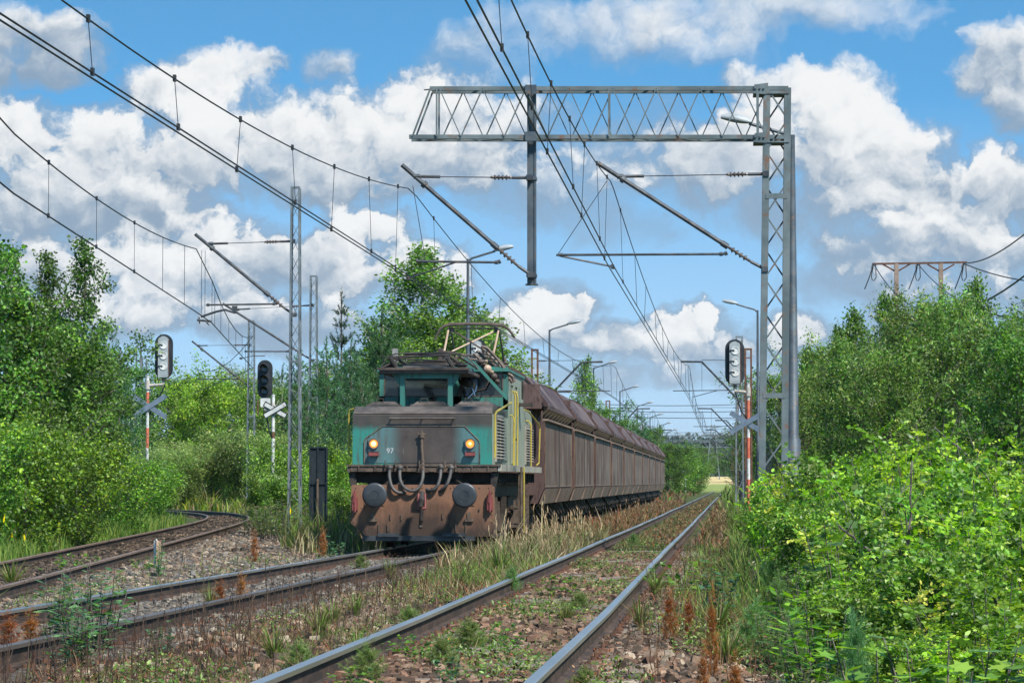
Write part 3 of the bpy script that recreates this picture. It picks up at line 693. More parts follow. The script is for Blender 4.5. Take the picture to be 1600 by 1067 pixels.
    cx0, cx1 = P(593, 600, cy0)[0], P(793.5, 600, cy0)[0]
    zr = P(700, 577, cy0)[2]; zw0 = zt2+.0
    g = G()
    def fr(pxa, pya, pxb, pyb, t=.06): g.box(P(pxa, pya, cy0)+np.array([0, 0, 0]), P(pxb, pyb, cy0)*np.array([1, 0, 1])+np.array([0, cy0+t, 0]))
    fr(593, 579, 601, 640); fr(622.5, 579, 633, 640); fr(700, 579, 721, 640); fr(786, 579, 793.5, 640); fr(593, 619, 793.5, 640); fr(593, 574, 793.5, 584)
    g.box((cx0, cy0, zb), (cx1, cy0+.05, P(0, 640, cy0)[2]))
    g.box((cx0, cy0+.062, zb), (cx0+.05, cy1, zr)); g.box((cx0+.052, cy1-.05, zb), (cx1-.052, cy1, zr))
    # right wall with openings
    X = cx1-.05
    g.box((X, cy0+.062, zb), (cx1, cy0+.9, zr-.02), 1); g.box((X, cy0+.902, zb), (cx1, cy0+1.6, zb+1.15), 1); g.box((X, cy0+.902, zb+1.75), (cx1, cy0+1.6, zr-.02), 1)
    g.box((X, cy0+1.602, zb), (cx1, cy0+2.1, zr-.02), 1); g.box((X, cy0+2.102, zb), (cx1, cy0+2.9, zb+1.15), 1); g.box((X, cy0+2.102, zb+1.75), (cx1, cy0+2.9, zr-.02), 1); g.box((X, cy0+2.902, zb), (cx1, cy1, zr-.02), 1)
    cab = B(g, 'cab', ['teal', 'side'])
    for a, b_ in (((600.5, 583), (623, 620)), ((632.5, 583), (701, 620)), ((720.5, 583), (786.5, 620))):
        g = G(); p0, p1 = P(*a, cy0+.03), P(*b_, cy0+.03); g.box((p0[0], cy0+.02, p1[2]), (p1[0], cy0+.03, p0[2])); w = B(g, 'window', 'dkglass', cab)
        g = G(); t = .02
        for (aa, bb) in (((p0[0], p0[2]-t), (p1[0], p0[2])), ((p0[0], p1[2]), (p1[0], p1[2]+t)), ((p0[0], p1[2]+t), (p0[0]+t, p0[2]-t)), ((p1[0]-t, p1[2]+t), (p1[0], p0[2]-t))):
            g.box((aa[0], cy0-.006, aa[1]), (bb[0], cy0+.019, bb[1]))
        B(g, 'window_frame', 'grime2', w)
    for ya in (cy0+.902, cy0+2.102):
        g = G(); yb = ya+(.698 if ya < 62 else .798); g.box((X+.01, ya, zb+1.15), (X+.02, yb, zb+1.75)); B(g, 'window', 'dkglass', cab)
    g = G(); g.box((cx1+.002, cy0+1.0, zb+.05), (cx1+.03, cy0+1.75, zb+1.1)); g.box((cx1+.03, cy0+1.6, zb+.55), (cx1+.07, cy0+1.7, zb+.6), 1)
    g.tube([(cx1+.03, cy0+1.02, zb+.2), (cx1+.05, cy0+1.02, zb+1.0)], .012, 6, 1); B(g, 'cab_door', ['side', 'grime'], cab)
    g = G(); rz = zr
    nseg = 10; prof = [(cx0-.04+(cx1-cx0+.08)*k/nseg, cy0-.1, rz+.14*math.sin(math.pi*k/nseg)) for k in range(nseg+1)]
    g.prism(prof[::-1]+[(cx0-.04, cy0-.1, rz-.05), (cx1+.04, cy0-.1, rz-.05)], (0, cy1-cy0+.15, 0)); B(g, 'cab_roof', 'teal', cab)
    g = G(); g.tube([(cx1+.08, cy0+3.3, zb+1.5), (cx1+.08, cy0+3.3, zb+1.9)], .03); g.box((cx1+.01, cy0+3.1, zb+1.35), (cx1+.3, cy0+3.5, zb+1.42)); B(g, 'mirror_bracket', 'grime', cab)
    # interior: pinkish bar and equipment seen behind the middle window
    g = G(); g.bar(P(664, 601, cy0-.03), P(698, 606, cy0-.03), .055); B(g, 'inner_bar', M['pantotan'], cab)
    g = G(); g.lathe(P(676, 628, 59.6), (0, 0, 1), [(-.2, .09), (-.1, .05), (0, .05), (.02, .09), (.05, .04), (.08, .09), (.11, .03), (.2, .015), (.2, 0)], 12); B(g, 'roof_insulator', 'grime2', hood)
    # --- forward pantograph platform
    g = G()
    for a, b_ in ((625, 632.5), (699.5, 707)): g.box(P(a, 636, 57.7), P(b_, 583, 57.7)*[1, 1, 1]+np.array([0, .12, 0]))
    g.box(P(625.1, 583, 57.69), P(706.9, 591.5, 57.82)); 
    for pl in ([(612, 583), (625, 583), (625, 606)], [(707, 583), (721, 583), (707, 606)]):
        g.prism([P(x, y, 57.75) for x, y in pl][::-1], (0, .03, 0))
    B(g, 'platform_post', 'teal')
    g = G(); a, b_ = P(593, 583, 57.6), P(732, 578, 57.6); g.box((a[0], 57.55, a[2]), (b_[0], 60.25, b_[2])); g.box((a[0]-.03, 57.5, b_[2]), (b_[0]+.03, 57.58, b_[2]+.05)); B(g, 'platform', 'panto')
    # folded pantograph on the platform
    g = G(); T = lambda pts, r=.02, mi=0, n=7: g.tube([P(x, y, d) for x, y, d in pts], r, n, mi)
    T([(630, 575, 57.7), (703, 574, 57.7)], .05, 1); T([(604, 571, 57.9), (722, 571, 57.9)], .03, 0); T([(606, 558, 57.8), (700, 555, 57.8)], .022)
    T([(611, 557.5, 57.8), (645, 562, 57.8), (697, 564, 57.8)], .018); T([(634, 553, 58.1), (700, 553, 58.1)], .035); T([(625, 566, 58.1), (718, 565, 58.1)], .02); T([(640, 569, 58.3), (720, 568, 58.3)], .025)
    T([(596, 574, 57.6), (600, 566, 57.6), (608, 557, 57.6), (618, 552.5, 57.6), (700, 551, 57.6), (719, 553, 57.6), (731, 559, 57.6), (741, 569, 57.6), (748, 578, 57.6)], .014, 0)
    for px in (613, 702): T([(px-4, 558, 57.6), (px+6, 574, 57.7)], .045, 1); T([(px, 558, 57.7), (px+22, 568, 58.0)], .025)
    T([(598, 574, 57.6), (628, 560, 57.7)], .015); T([(702, 556, 57.7), (727, 575, 57.9)], .03); T([(716, 556, 57.8), (741, 573, 58.3)], .02)
    for px in (608, 722): g.lathe(P(px, 577, 57.8), (0, 0, 1), [(0, .09), (.02, .13), (.04, .13), (.05, .07), (.08, .13), (.1, .13), (.11, .06), (.14, .06)], 14, 1)
    g.box(P(684, 575, 58.6), P(693, 545, 58.9)); g.box(P(613, 566, 58.6), P(622, 545, 58.8), 3); g.box(P(690, 548, 58.6), P(708, 552, 58.9))
    B(g, 'folded_pantograph', ['panto', 'hoodtop', 'galv', 'concrete'])
    # raised pantograph behind
    g = G()
    bow = [(680.6,530),(683,522),(687,515),(694,509.5),(703,507),(740,506),(774,507),(787,509),(795.5,515),(800,521),(804.5,527)]
    T([(x, y, 62) for x, y in bow], [.012, .02, .03, .035, .038, .038, .038, .035, .03, .022, .014]); T([(x, y+1.5, 62.35) for x, y in bow], .018)
    T([(706, 513, 62.1), (776, 513, 62.1)], .018); g2 = g
    T([(705, 511, 62.1), (706, 520, 62.1)], .05); T([(775, 511, 62.1), (776, 520, 62.1)], .05)
    T([(701, 513, 62.1), (694, 550, 61.5)], .024, 1); T([(779.5, 513, 62.1), (770.5, 555, 61.5)], .024, 1)
    T([(705, 517, 62.1), (711, 556, 62.9)], .022); T([(780, 516, 62.1), (788, 567, 62.9)], .022)
    T([(702, 551, 61.5), (774, 517, 62.1)], .02, 1); T([(708, 517, 62.1), (756, 547, 61.5)], .02)
    T([(694, 552, 61.5), (772, 558, 61.5)], .025); T([(711, 558, 62.9), (788, 568, 62.9)], .03)
    for px, py, d in ((697, 566, 61.5), (768, 568, 61.5), (712, 570, 62.9), (788, 571, 62.9)): g.lathe(P(px, py, d), (0, 0, 1), [(-.1, .06), (0, .09), (.02, .05), (.06, .09), (.08, .05), (.18, .05)], 10)
    B(g, 'raised_pantograph', ['panto', 'pantotan'])
    # sideways collector mechanism leaning over the right cab corner
    g = G()
    for dx, dy, d in ((0, 0, 60.6), (-7, 5, 60.7), (-12, 9, 60.5), (4, -2, 61.0)):
        T([(752+dx, 543+dy, d), (778+dx, 568+dy, d), (801+dx, 598+dy, d)], .035)
    T([(752, 541, 60.4), (762, 544, 60.4), (778, 562, 60.4), (793, 583, 60.4), (801, 588, 60.4), (803, 597, 60.4)], .03)
    for k in range(7): T([(757+6*k, 552+6*k, 60.45), (764+6*k, 547+6.4*k, 60.45)], .025, 1)
    for px, py, r_, m_ in ((749, 566, .06, 0), (761, 577, .085, 1), (771, 589, .07, 0), (755, 571, .04, 0), (767, 583, .045, 1), (776, 597, .05, 0), (758, 566, .04, 1)):
        g.lathe(P(px, py, 60.3), (.5, -1, .3), [(-.12, 0), (-.12, r_*.5), (-.06, r_), (.06, r_), (.1, r_*.6), (.12, 0)], 14, m_)
    T([(760, 582, 60.25), (763, 597, 60.25), (757, 608, 60.25), (744, 611, 60.3), (731, 600, 60.3), (727, 585, 60.3)], .018, 2)
    B(g, 'side_collector', ['panto', 'pantotan', 'grime'], smooth=False)
    g = G(); g.bar(P(741, 567, 60.0), P(793.5, 624, 60.0), .11, .06); g.bar(P(724, 560, 60.05), P(741, 567, 60.05), .06); B(g, 'diagonal_brace', 'teal')
    g = G()
    for pts in ([(734, 577), (737, 590), (737, 605), (742, 618)], [(737, 576), (744, 585), (745, 600), (743, 612)], [(732, 578), (730, 592), (726, 606)], [(742, 592), (735, 606), (728, 618)], [(745, 604), (742, 612), (731, 622)]):
        T([(x, y, 60.1) for x, y in pts], .014, 0, 5)
    B(g, 'cable', 'bluecable')
    g = G()
    g.lathe(P(729, 598, 60.1), (1, -.6, -.2), [(-.15, 0), (-.15, .06), (-.1, .09), (.1, .09), (.15, .05), (.15, 0)], 12); T([(724, 585, 60.2), (722, 600, 60.2), (716, 618, 60.2)], .04); T([(716, 590, 60.3), (728, 622, 60.3)], .03)
    B(g, 'cable_box', 'grime')
    # --- rear hood
    X = X1+.01; ry0, ry1 = 65.002, 68.0; zt = P(825, 640, 66)[2]
    g = G(); g.prism([(X0, ry0, zb), (X0, ry0, zt), (X0, ry1-.5, zt), (X0, ry1, zt-.3), (X0, ry1, zb)][::-1], (X-X0, 0, 0)); rh = B(g, 'rear_hood', 'side')
    louvres(rh, 65.5, 67.6, zb+.06, zb+.98, X)
    # --- handrails
    def rail(pts, r=.019, m_='yellow'):
        g = G(); g.tube([P(*p) for p in pts], r, 7); B(g, 'handrail', m_)
    rail([(769, 718, 56.8), (772.5, 715, 56.8), (773.5, 706, 56.8), (773.5, 648, 56.8), (776, 643, 56.9), (799, 629, 59.6)], .024)
    rail([(800, 612, 61.0), (803, 612, 61.1), (805, 620, 61.1), (803.5, 728, 61.1)]); rail([(804, 612, 62.2), (807, 613, 62.2), (809, 622, 62.2), (808, 728, 62.2)])
    rail([(794, 649, 60.9), (800, 649, 61.0), (803, 655, 61.0), (802, 727, 61.0)], .016)
    rail([(818, 657, 65.7), (826, 658, 65.8), (829.5, 664, 65.8), (829.5, 731, 65.8)]); rail([(820, 640, 65.2), (826, 643, 65.5), (842, 663, 67.9), (843.5, 669, 68.0), (842, 723, 68.0), (838, 727, 67.8)])
    rail([(553, 638, 56.6), (546, 641, 56.6), (545, 648, 56.6), (545, 706, 56.6), (548, 712, 56.6), (552, 713, 56.6)])
    g = G(); g.tube([(xr+.03, 61.15, RZ+.2), (xr+.03, 61.15, z1-.02)], .03, 8); B(g, 'sand_pipe', 'grime2')
    g = G(); g.tube([(xr+.03, 62.0, RZ+.2), (xr+.03, 62.0, z1-.02)], .02, 8); B(g, 'sand_pipe', 'yellow')
    return L
LOCO = loco()

# ================================================================ hopper wagons
def streaky(name, cols, sc, stretch, rough, metal=.0, lo=.35, hi=.65, extra=None):
    m, nt, b = new_mat(name)
    tc = N(nt, 'ShaderNodeTexCoord'); o = tc.outputs['Object']
    oi = N(nt, 'ShaderNodeObjectInfo')
    v = VM(nt, 'ADD', VM(nt, 'MULTIPLY', o, stretch), VM(nt, 'SCALE', (31.7, 17.1, 5.3), s=oi.outputs['Random']))
    n = N(nt, 'ShaderNodeTexNoise', inp={'Vector': v, 'Scale': sc, 'Detail': 7., 'Roughness': .68})
    n2 = N(nt, 'ShaderNodeTexNoise', inp={'Vector': VM(nt, 'ADD', o, VM(nt, 'SCALE', (11., 7., 3.), s=oi.outputs['Random'])), 'Scale': .9, 'Detail': 4.})
    n3 = N(nt, 'ShaderNodeTexNoise', inp={'Vector': v, 'Scale': sc*5, 'Detail': 4., 'Roughness': .7})
    c = MIX(nt, MR(nt, MATH(nt, 'ADD', n.outputs[0], MATH(nt, 'MULTIPLY', MATH(nt, 'SUBTRACT', n2.outputs[0], .5), .7)), lo, hi), cols[0], cols[1])
    c = MIX(nt, MR(nt, n3.outputs[0], .56, .66), c, cols[2])
    nt.links.new(c, b.inputs['Base Color']); b.inputs['Metallic'].default_value = metal; b.inputs['Specular IOR Level'].default_value = .2
    nt.links.new(MR(nt, n.outputs[0], .3, .7, rough+.15, rough-.08), b.inputs['Roughness'])
    bp = N(nt, 'ShaderNodeBump', inp={'Strength': .2, 'Distance': .03, 'Height': n3.outputs[0]}); nt.links.new(bp.outputs[0], b.inputs['Normal'])
    return m
M['wpanel'] = streaky('grey_brown_door_plate', [(.07, .038, .029), (.17, .135, .108), (.065, .03, .022)], 1.5, (1, 3.2, .35), .55, .0, .38, .62)
M['wside'] = streaky('maroon_wagon_body', [(.06, .035, .033), (.11, .07, .06), (.035, .022, .02)], 1.5, (2, 2, .5), .55, .1)
M['whood'] = streaky('streaky_maroon_hood', [(.042, .02, .016), (.19, .14, .12), (.025, .012, .01)], 1.3, (.4, 3.6, .4), .5, .0, .42, .70)
M['wchute'] = streaky('dusty_chute_plate', [(.15, .105, .08), (.25, .185, .145), (.11, .07, .055)], 1.5, (3, 4, .35), .6, .05)
M['teeth'] = streaky('dusty_gusset', [(.40, .33, .26), (.48, .40, .32), (.2, .14, .11)], 2, (2, 2, 1), .6, .0)
M['hazard'] = streaky('orange_brown_post', [(.05, .03, .025), (.2, .10, .05), (.02, .015, .014)], 1.2, (1, 1, 1.5), .6, .0)
WL, WP, WY0 = 12.75, 13.65, 69.15
def wagon():
    z0 = EYE-1.38; y = 0.0
    W = thing('hopper_wagon', 'brown covered hopper wagon coupled directly behind the locomotive', 'wagon', (XLc, WY0, z0), 'hopper wagons behind the locomotive')
    xc = XLc; hw = 1.60
    z = lambda h: z0+h
    Y0, Y1 = WY0, WY0+WL
    B = lambda g, n, m, p=W, **k: g.build(n, m, p, **k)
    # body cross-section (side wall, chute below, hood above)
    body = [(-hw+.05, 1.22), (-hw+.05, 2.86), (-hw+.34, 2.90), (-hw+.30, 3.20), (hw-.30, 3.20), (hw-.34, 2.90), (hw-.05, 2.86), (hw-.05, 1.22), (hw-.22, .84), (-hw+.22, .84)]
    g = G(); g.prism([(xc+x, Y0+.25, z(h)) for x, h in body], (0, WL-.5, 0)); B(g, 'body', 'wside')
    # hood: outward slope then rounded top, in three slightly overlapping sheets
    def hoodprof(e=0.): return [(hw+.02+e, 3.20), (hw+.02+e, 3.26+e), (1.28+e*.5, 3.72), (1.06, 3.98+e), (.78, 4.12+e), (.3, 4.2+e), (-.3, 4.2+e), (-.78, 4.12+e), (-1.06, 3.98+e), (-1.28-e*.5, 3.72), (-hw-.02-e, 3.26+e), (-hw-.02-e, 3.20)]
    seg = (WL-.1)/2
    for k in range(2):
        e = .0 if k == 0 else -.02
        a = Y0+.05+seg*k
        g = G(); g.prism([(xc+x, a, z(h)) for x, h in hoodprof(e)][::-1], (0, seg-(.03 if k == 0 else 0), 0)); B(g, 'hood_sheet', 'whood')
    pr = hoodprof(.03); pi = hoodprof(-.05)
    for yy in (Y0+.02, Y0+WL-.12):
        g = G()
        for i in range(len(pr)-1):
            a, b_, c_, d_ = pr[i], pr[i+1], pi[i+1], pi[i]
            g.prism([(xc+a[0], yy, z(a[1])), (xc+b_[0], yy, z(b_[1])), (xc+c_[0], yy, z(c_[1])), (xc+d_[0], yy, z(d_[1]))], (0, .1, 0))
        B(g, 'hood_rim', 'wside')
    # triangular gussets under the hood edge, both sides
    for s_ in (-1, 1):
        g = G(); n = 9
        g.box((xc+s_*(hw-.06), Y0+.1, z(3.14)), (xc+s_*(hw+.045), Y1-.1, z(3.199)), 1)
        for k in range(n):
            yy = Y0+.15+(WL-.3)*k/n; w = (WL-.3)/n
            F_ = [(0, 2, 1), (3, 4, 5), (0, 1, 4, 3), (1, 2, 5, 4), (2, 0, 3, 5)]
            A = np.array([(xc+s_*(hw+.0), yy+.12, z(3.14)), (xc+s_*(hw+.0), yy+w-.12, z(3.14)), (xc+s_*(hw-.26), yy+w*.5, z(2.90))]); Bk = A-np.array([s_*.03, 0, -.02])
            V = np.vstack([A, Bk]); g.add(V, [(0, 2, 1), (3, 4, 5)]); g.add(V, [(0, 1, 4, 3), (1, 2, 5, 4), (2, 0, 3, 5)])
        B(g, 'gusset_row', ['teeth', 'wside'])
    # long door plates, posts and lower chutes
    for s_ in (-1, 1):
        X = xc+s_*(hw-.05)
        for k in range(2):
            a = (Y0+.36, Y0+WL/2+.42)[k]; b_ = (Y0+WL/2-.42, Y1-.36)[k]
            g = G(); g.box((X-s_*.02, a, z(1.26)), (X+s_*.005, b_, z(2.77)), 0)
            for (za, zb_) in ((1.24, 1.27), (2.76, 2.79)): g.box((X-s_*.02, a-.02, z(za)), (X+s_*.014, b_+.02, z(zb_)), 1)
            for ya in (a-.01, b_-.05): g.box((X-s_*.02, ya, z(1.271)), (X+s_*.011, ya+.06, z(2.759)), 1)
            B(g, 'side_door', ['wpanel', 'wchute'])
            g = G(); g.prism([(X+s_*.002, a, z(1.2)), (X+s_*.03, a, z(1.2)), (X+s_*(-.09), a, z(.83)), (X+s_*(-.14), a, z(.83))][::s_], (0, b_-a, 0))
            B(g, 'lower_chute', 'wchute')
        g = G()
        for ya in (Y0+.255, Y1-.37): g.box((X+s_*.001, ya, z(1.2)), (X+s_*.017, ya+.11, z(2.86)))
        B(g, 'post', 'hazard')
        g = G(); g.box((X-s_*.02, Y0+WL/2-.33, z(1.2)), (X+s_*.006, Y0+WL/2+.33, z(2.86))); B(g, 'dark_gap_strip', 'grime')  # near-black strip whose colour stands in for the dark, shaded gap between doors
        g = G(); g.box((X-s_*.1, Y0+.26, z(2.862)), (X+s_*.09, Y1-.26, z(2.91))); B(g, 'side_rail', 'wchute')
    # end wall details, ladder, underframe
    g = G(); g.box((xc-1.3, Y0-.3, z(1.05)), (xc+1.3, Y0+.24, z(1.3))); g.box((xc-1.2, Y0+.02, z(3.2)), (xc+1.45, Y0+.2, z(3.75))); 
    g.prism([(xc+.5, Y0+.0, z(3.15)), (xc+1.5, Y0+.0, z(3.15)), (xc+1.5, Y0+.0, z(3.5)), (xc+.5, Y0+.0, z(3.5))], (0, .3, 0))
    for x in (-1.1, -.5, .5, 1.1): g.box((xc+x-.05, Y0+.1, z(1.3)), (xc+x+.05, Y0+.249, z(3.1)))
    g.tube([(xc+1.45, Y0+.1, z(2.2)), (xc+1.5, Y0+.05, z(2.9)), (xc+1.5, Y0+.05, z(3.1))], .025)
    B(g, 'end_frame', 'wside'); g = G(); g.box((xc-1.3, Y1-.24, z(1.05)), (xc+1.3, Y1+.3, z(1.3))); B(g, 'end_beam', 'wside')
    g = G(); g.box((xc-.35, Y0, z(.7)), (xc+.35, Y1, z(.9)))
    for x in np.arange(1.2, WL-1, 1.3): g.bar((xc+1.2, Y0+x, z(.8)), (xc+1.35, Y0+x+.5, z(.5)), .05); g.bar((xc-1.2, Y0+x, z(.8)), (xc-1.35, Y0+x+.5, z(.5)), .05)
    B(g, 'underframe', 'grime')
    for by in (Y0+2.1, Y1-2.1):
        g = G()
        for s_ in (-1, 1):
            X = xc+s_*1.0
            g.prism([(X-.06, by-1.25, z(.45)), (X-.06, by-1.25, z(.62)), (X-.06, by-.4, z(.78)), (X-.06, by+.4, z(.78)), (X-.06, by+1.25, z(.62)), (X-.06, by+1.25, z(.45)), (X-.06, by+.4, z(.25)), (X-.06, by-.4, z(.25))], (.12, 0, 0))
            for ay in (-.9, .9): g.box((X, by+ay-.14, z(.33)), (X+s_*.2, by+ay+.14, z(.6)))
        g.box((xc-1.05, by-.25, z(.5)), (xc+1.05, by+.25, z(.7))); bo = B(g, 'bogie', 'grime2')
        for ay in (-.9, .9):
            g = G()
            for s_ in (-1, 1): g.lathe((xc+s_*.7, by+ay, z(.46)), (s_, 0, 0), [(-.02, 0), (-.02, .49), (.03, .48), (.03, .46), (.13, .455), (.13, .38), (.08, .36), (.07, .12), (.16, .1), (.16, 0)], 22)
            g.tube([(xc-.7, by+ay, z(.46)), (xc+.7, by+ay, z(.46))], .08, 8)
            B(g, 'wheelset', 'grime', bo)
    return W
WAG = wagon()
ordn = ['second', 'third', 'fourth', 'fifth', 'sixth', 'seventh', 'eighth', 'ninth', 'tenth and last']
for k in range(9):
    w = copy_tree(WAG); yy = WY0+WP*(k+1); zz = EYE-np.interp(yy, [69, 219], [1.38, 1.43])
    w.location = (XLc, yy, zz); w['label'] = 'brown covered hopper wagon, %s in line behind the locomotive' % ordn[k]
# ================================================================ overhead line
def lattice(g, x, y, z0, z1, w0, w1, leg=.05, br=.025, pitch=.55, mi=0, dep0=None):
    """four-legged lattice mast, w0 wide at the foot and w1 at the top, centred on x,y"""
    dep0 = dep0 or w0
    H = z1-z0; W = lambda t: w0+(w1-w0)*t; D = lambda t: dep0+(min(w1, dep0)-dep0)*t
    for sx in (-1, 1):
        for sy in (-1, 1):
            g.bar((x+sx*w0/2, y+sy*D(0)/2, z0), (x+sx*w1/2, y+sy*D(1)/2, z1), leg, leg, mi)
    n = max(4, int(H/pitch)); t = np.linspace(0, 1, n+1)
    for k in range(n):
        a, b = t[k], t[k+1]; s = 1 if k % 2 else -1
        za, zb = z0+H*a, z0+H*b
        for sy, ss in ((-1, s), (1, -s)): g.bar((x-ss*W(a)/2, y+sy*D(a)/2, za), (x+ss*W(b)/2, y+sy*D(b)/2, zb), br, br*.5, mi)
        for sx, ss in ((-1, s), (1, -s)): g.bar((x+sx*W(a)/2, y-ss*D(a)/2, za), (x+sx*W(b)/2, y+ss*D(b)/2, zb), br, br*.5, mi)
    for a in (1.0, .5): g.box((x-W(a)/2-leg/2, y-D(a)/2-leg/2, z0+H*a-.03), (x+W(a)/2+leg/2, y-D(a)/2+leg/2, z0+H*a+.03), mi)
    return g
def insul(g, a, b, mi=0, r=.055):
    """ribbed insulator between a and b"""
    a = np.array(a, float); b = np.array(b, float); L = np.linalg.norm(b-a)
    pr = [(0, .02), (.1*L, .03)]
    for k in range(4): h = (.15+.18*k)*L; pr += [(h, .025), (h+.04*L, r), (h+.09*L, r), (h+.1*L, .025)]
    pr += [(.92*L, .03), (L, .02)]
    g.lathe(a, b-a, pr, 10, mi)
def cantilever(label, d, tube, tie, arm, arm2, hang=None, foot=None, dd=0., mastx=None, root=None, group='cantilevers of the overhead line'):
    """built from pixel outlines at the true distance d of its mast"""
    q = lambda p: P(p[0], p[1], d)
    c = thing('cantilever', label, 'cantilever', q(tube[1]), group)
    a, b = q(tube[0]), q(tube[1]); u = (b-a)/np.linalg.norm(b-a); L = np.linalg.norm(b-a)
    g = G(); g.tube([a, a+u*(L-.95)], .045, 10); g.tube([a+u*(L-.95), a+u*(L-.8)], .06, 10)
    pt = q(tie[0]); g.tube([pt+u*0-np.array([.07, 0, 0]), pt+np.array([.05, 0, 0])], .05, 8); g.tube([a+u*.55, a+u*.62], .075, 10)
    g.build('tube', 'tube', c)
    g = G(); insul(g, a+u*(L-.8), a+u*(L-.28)); g.build('insulator', 'insul', c); e = q(tie[1]); w = (e-pt)/np.linalg.norm(e-pt)
    g = G(); insul(g, e-w*.72, e-w*.3, 0, .05); g.build('insulator', 'insul', c)
    g = G(); g.tube([pt, pt+w*.45], .03, 8); g.tube([pt+w*.45, e-w*.72], .011, 6); g.build('tie_rod', 'tube', c)
    for p, k_ in ((e, e-w*.3), (b, a+u*(L-.28))):
        g = G(); g.tube([k_, p+np.array([.05, 0, 0])], .032, 8); g.box(p-np.array([.02, .09, .05]), p+np.array([.1, .09, .05])); g.build('end_fitting', 'tube', c)
    if arm:
        g = G(); A, B_ = q(arm[0]), q(arm[1]); g.tube([A, B_], .024, 8); g.tube([B_, B_+(b-B_)*.02+np.array([.04, 0, .03])], .04, 8)
        for f in (.03, .98): p = A+(B_-A)*f; g.tube([p-np.array([.03, 0, 0]), p+np.array([.03, 0, 0])], .04, 8)
        g.build('steady_tube', 'tube', c)
    if arm2:
        g = G()
        for off in ((0, 0, 0),) if len(arm2) > 2 else ((0, 0, 0), (0, .15, .02)):
            g.tube([q(p)+np.array(off) for p in arm2], .016, 6)
        p = q(arm2[-1]); g.box(p-np.array([.03, .1, .03]), p+np.array([.03, .2, .04])); g.build('registration_arm', 'tube', c)
    if hang:
        g = G()
        for (p, r_) in hang: g.tube([q(p), q(r_)], .007, 5)
        g.build('stay_wire', 'wire', c)
    return c
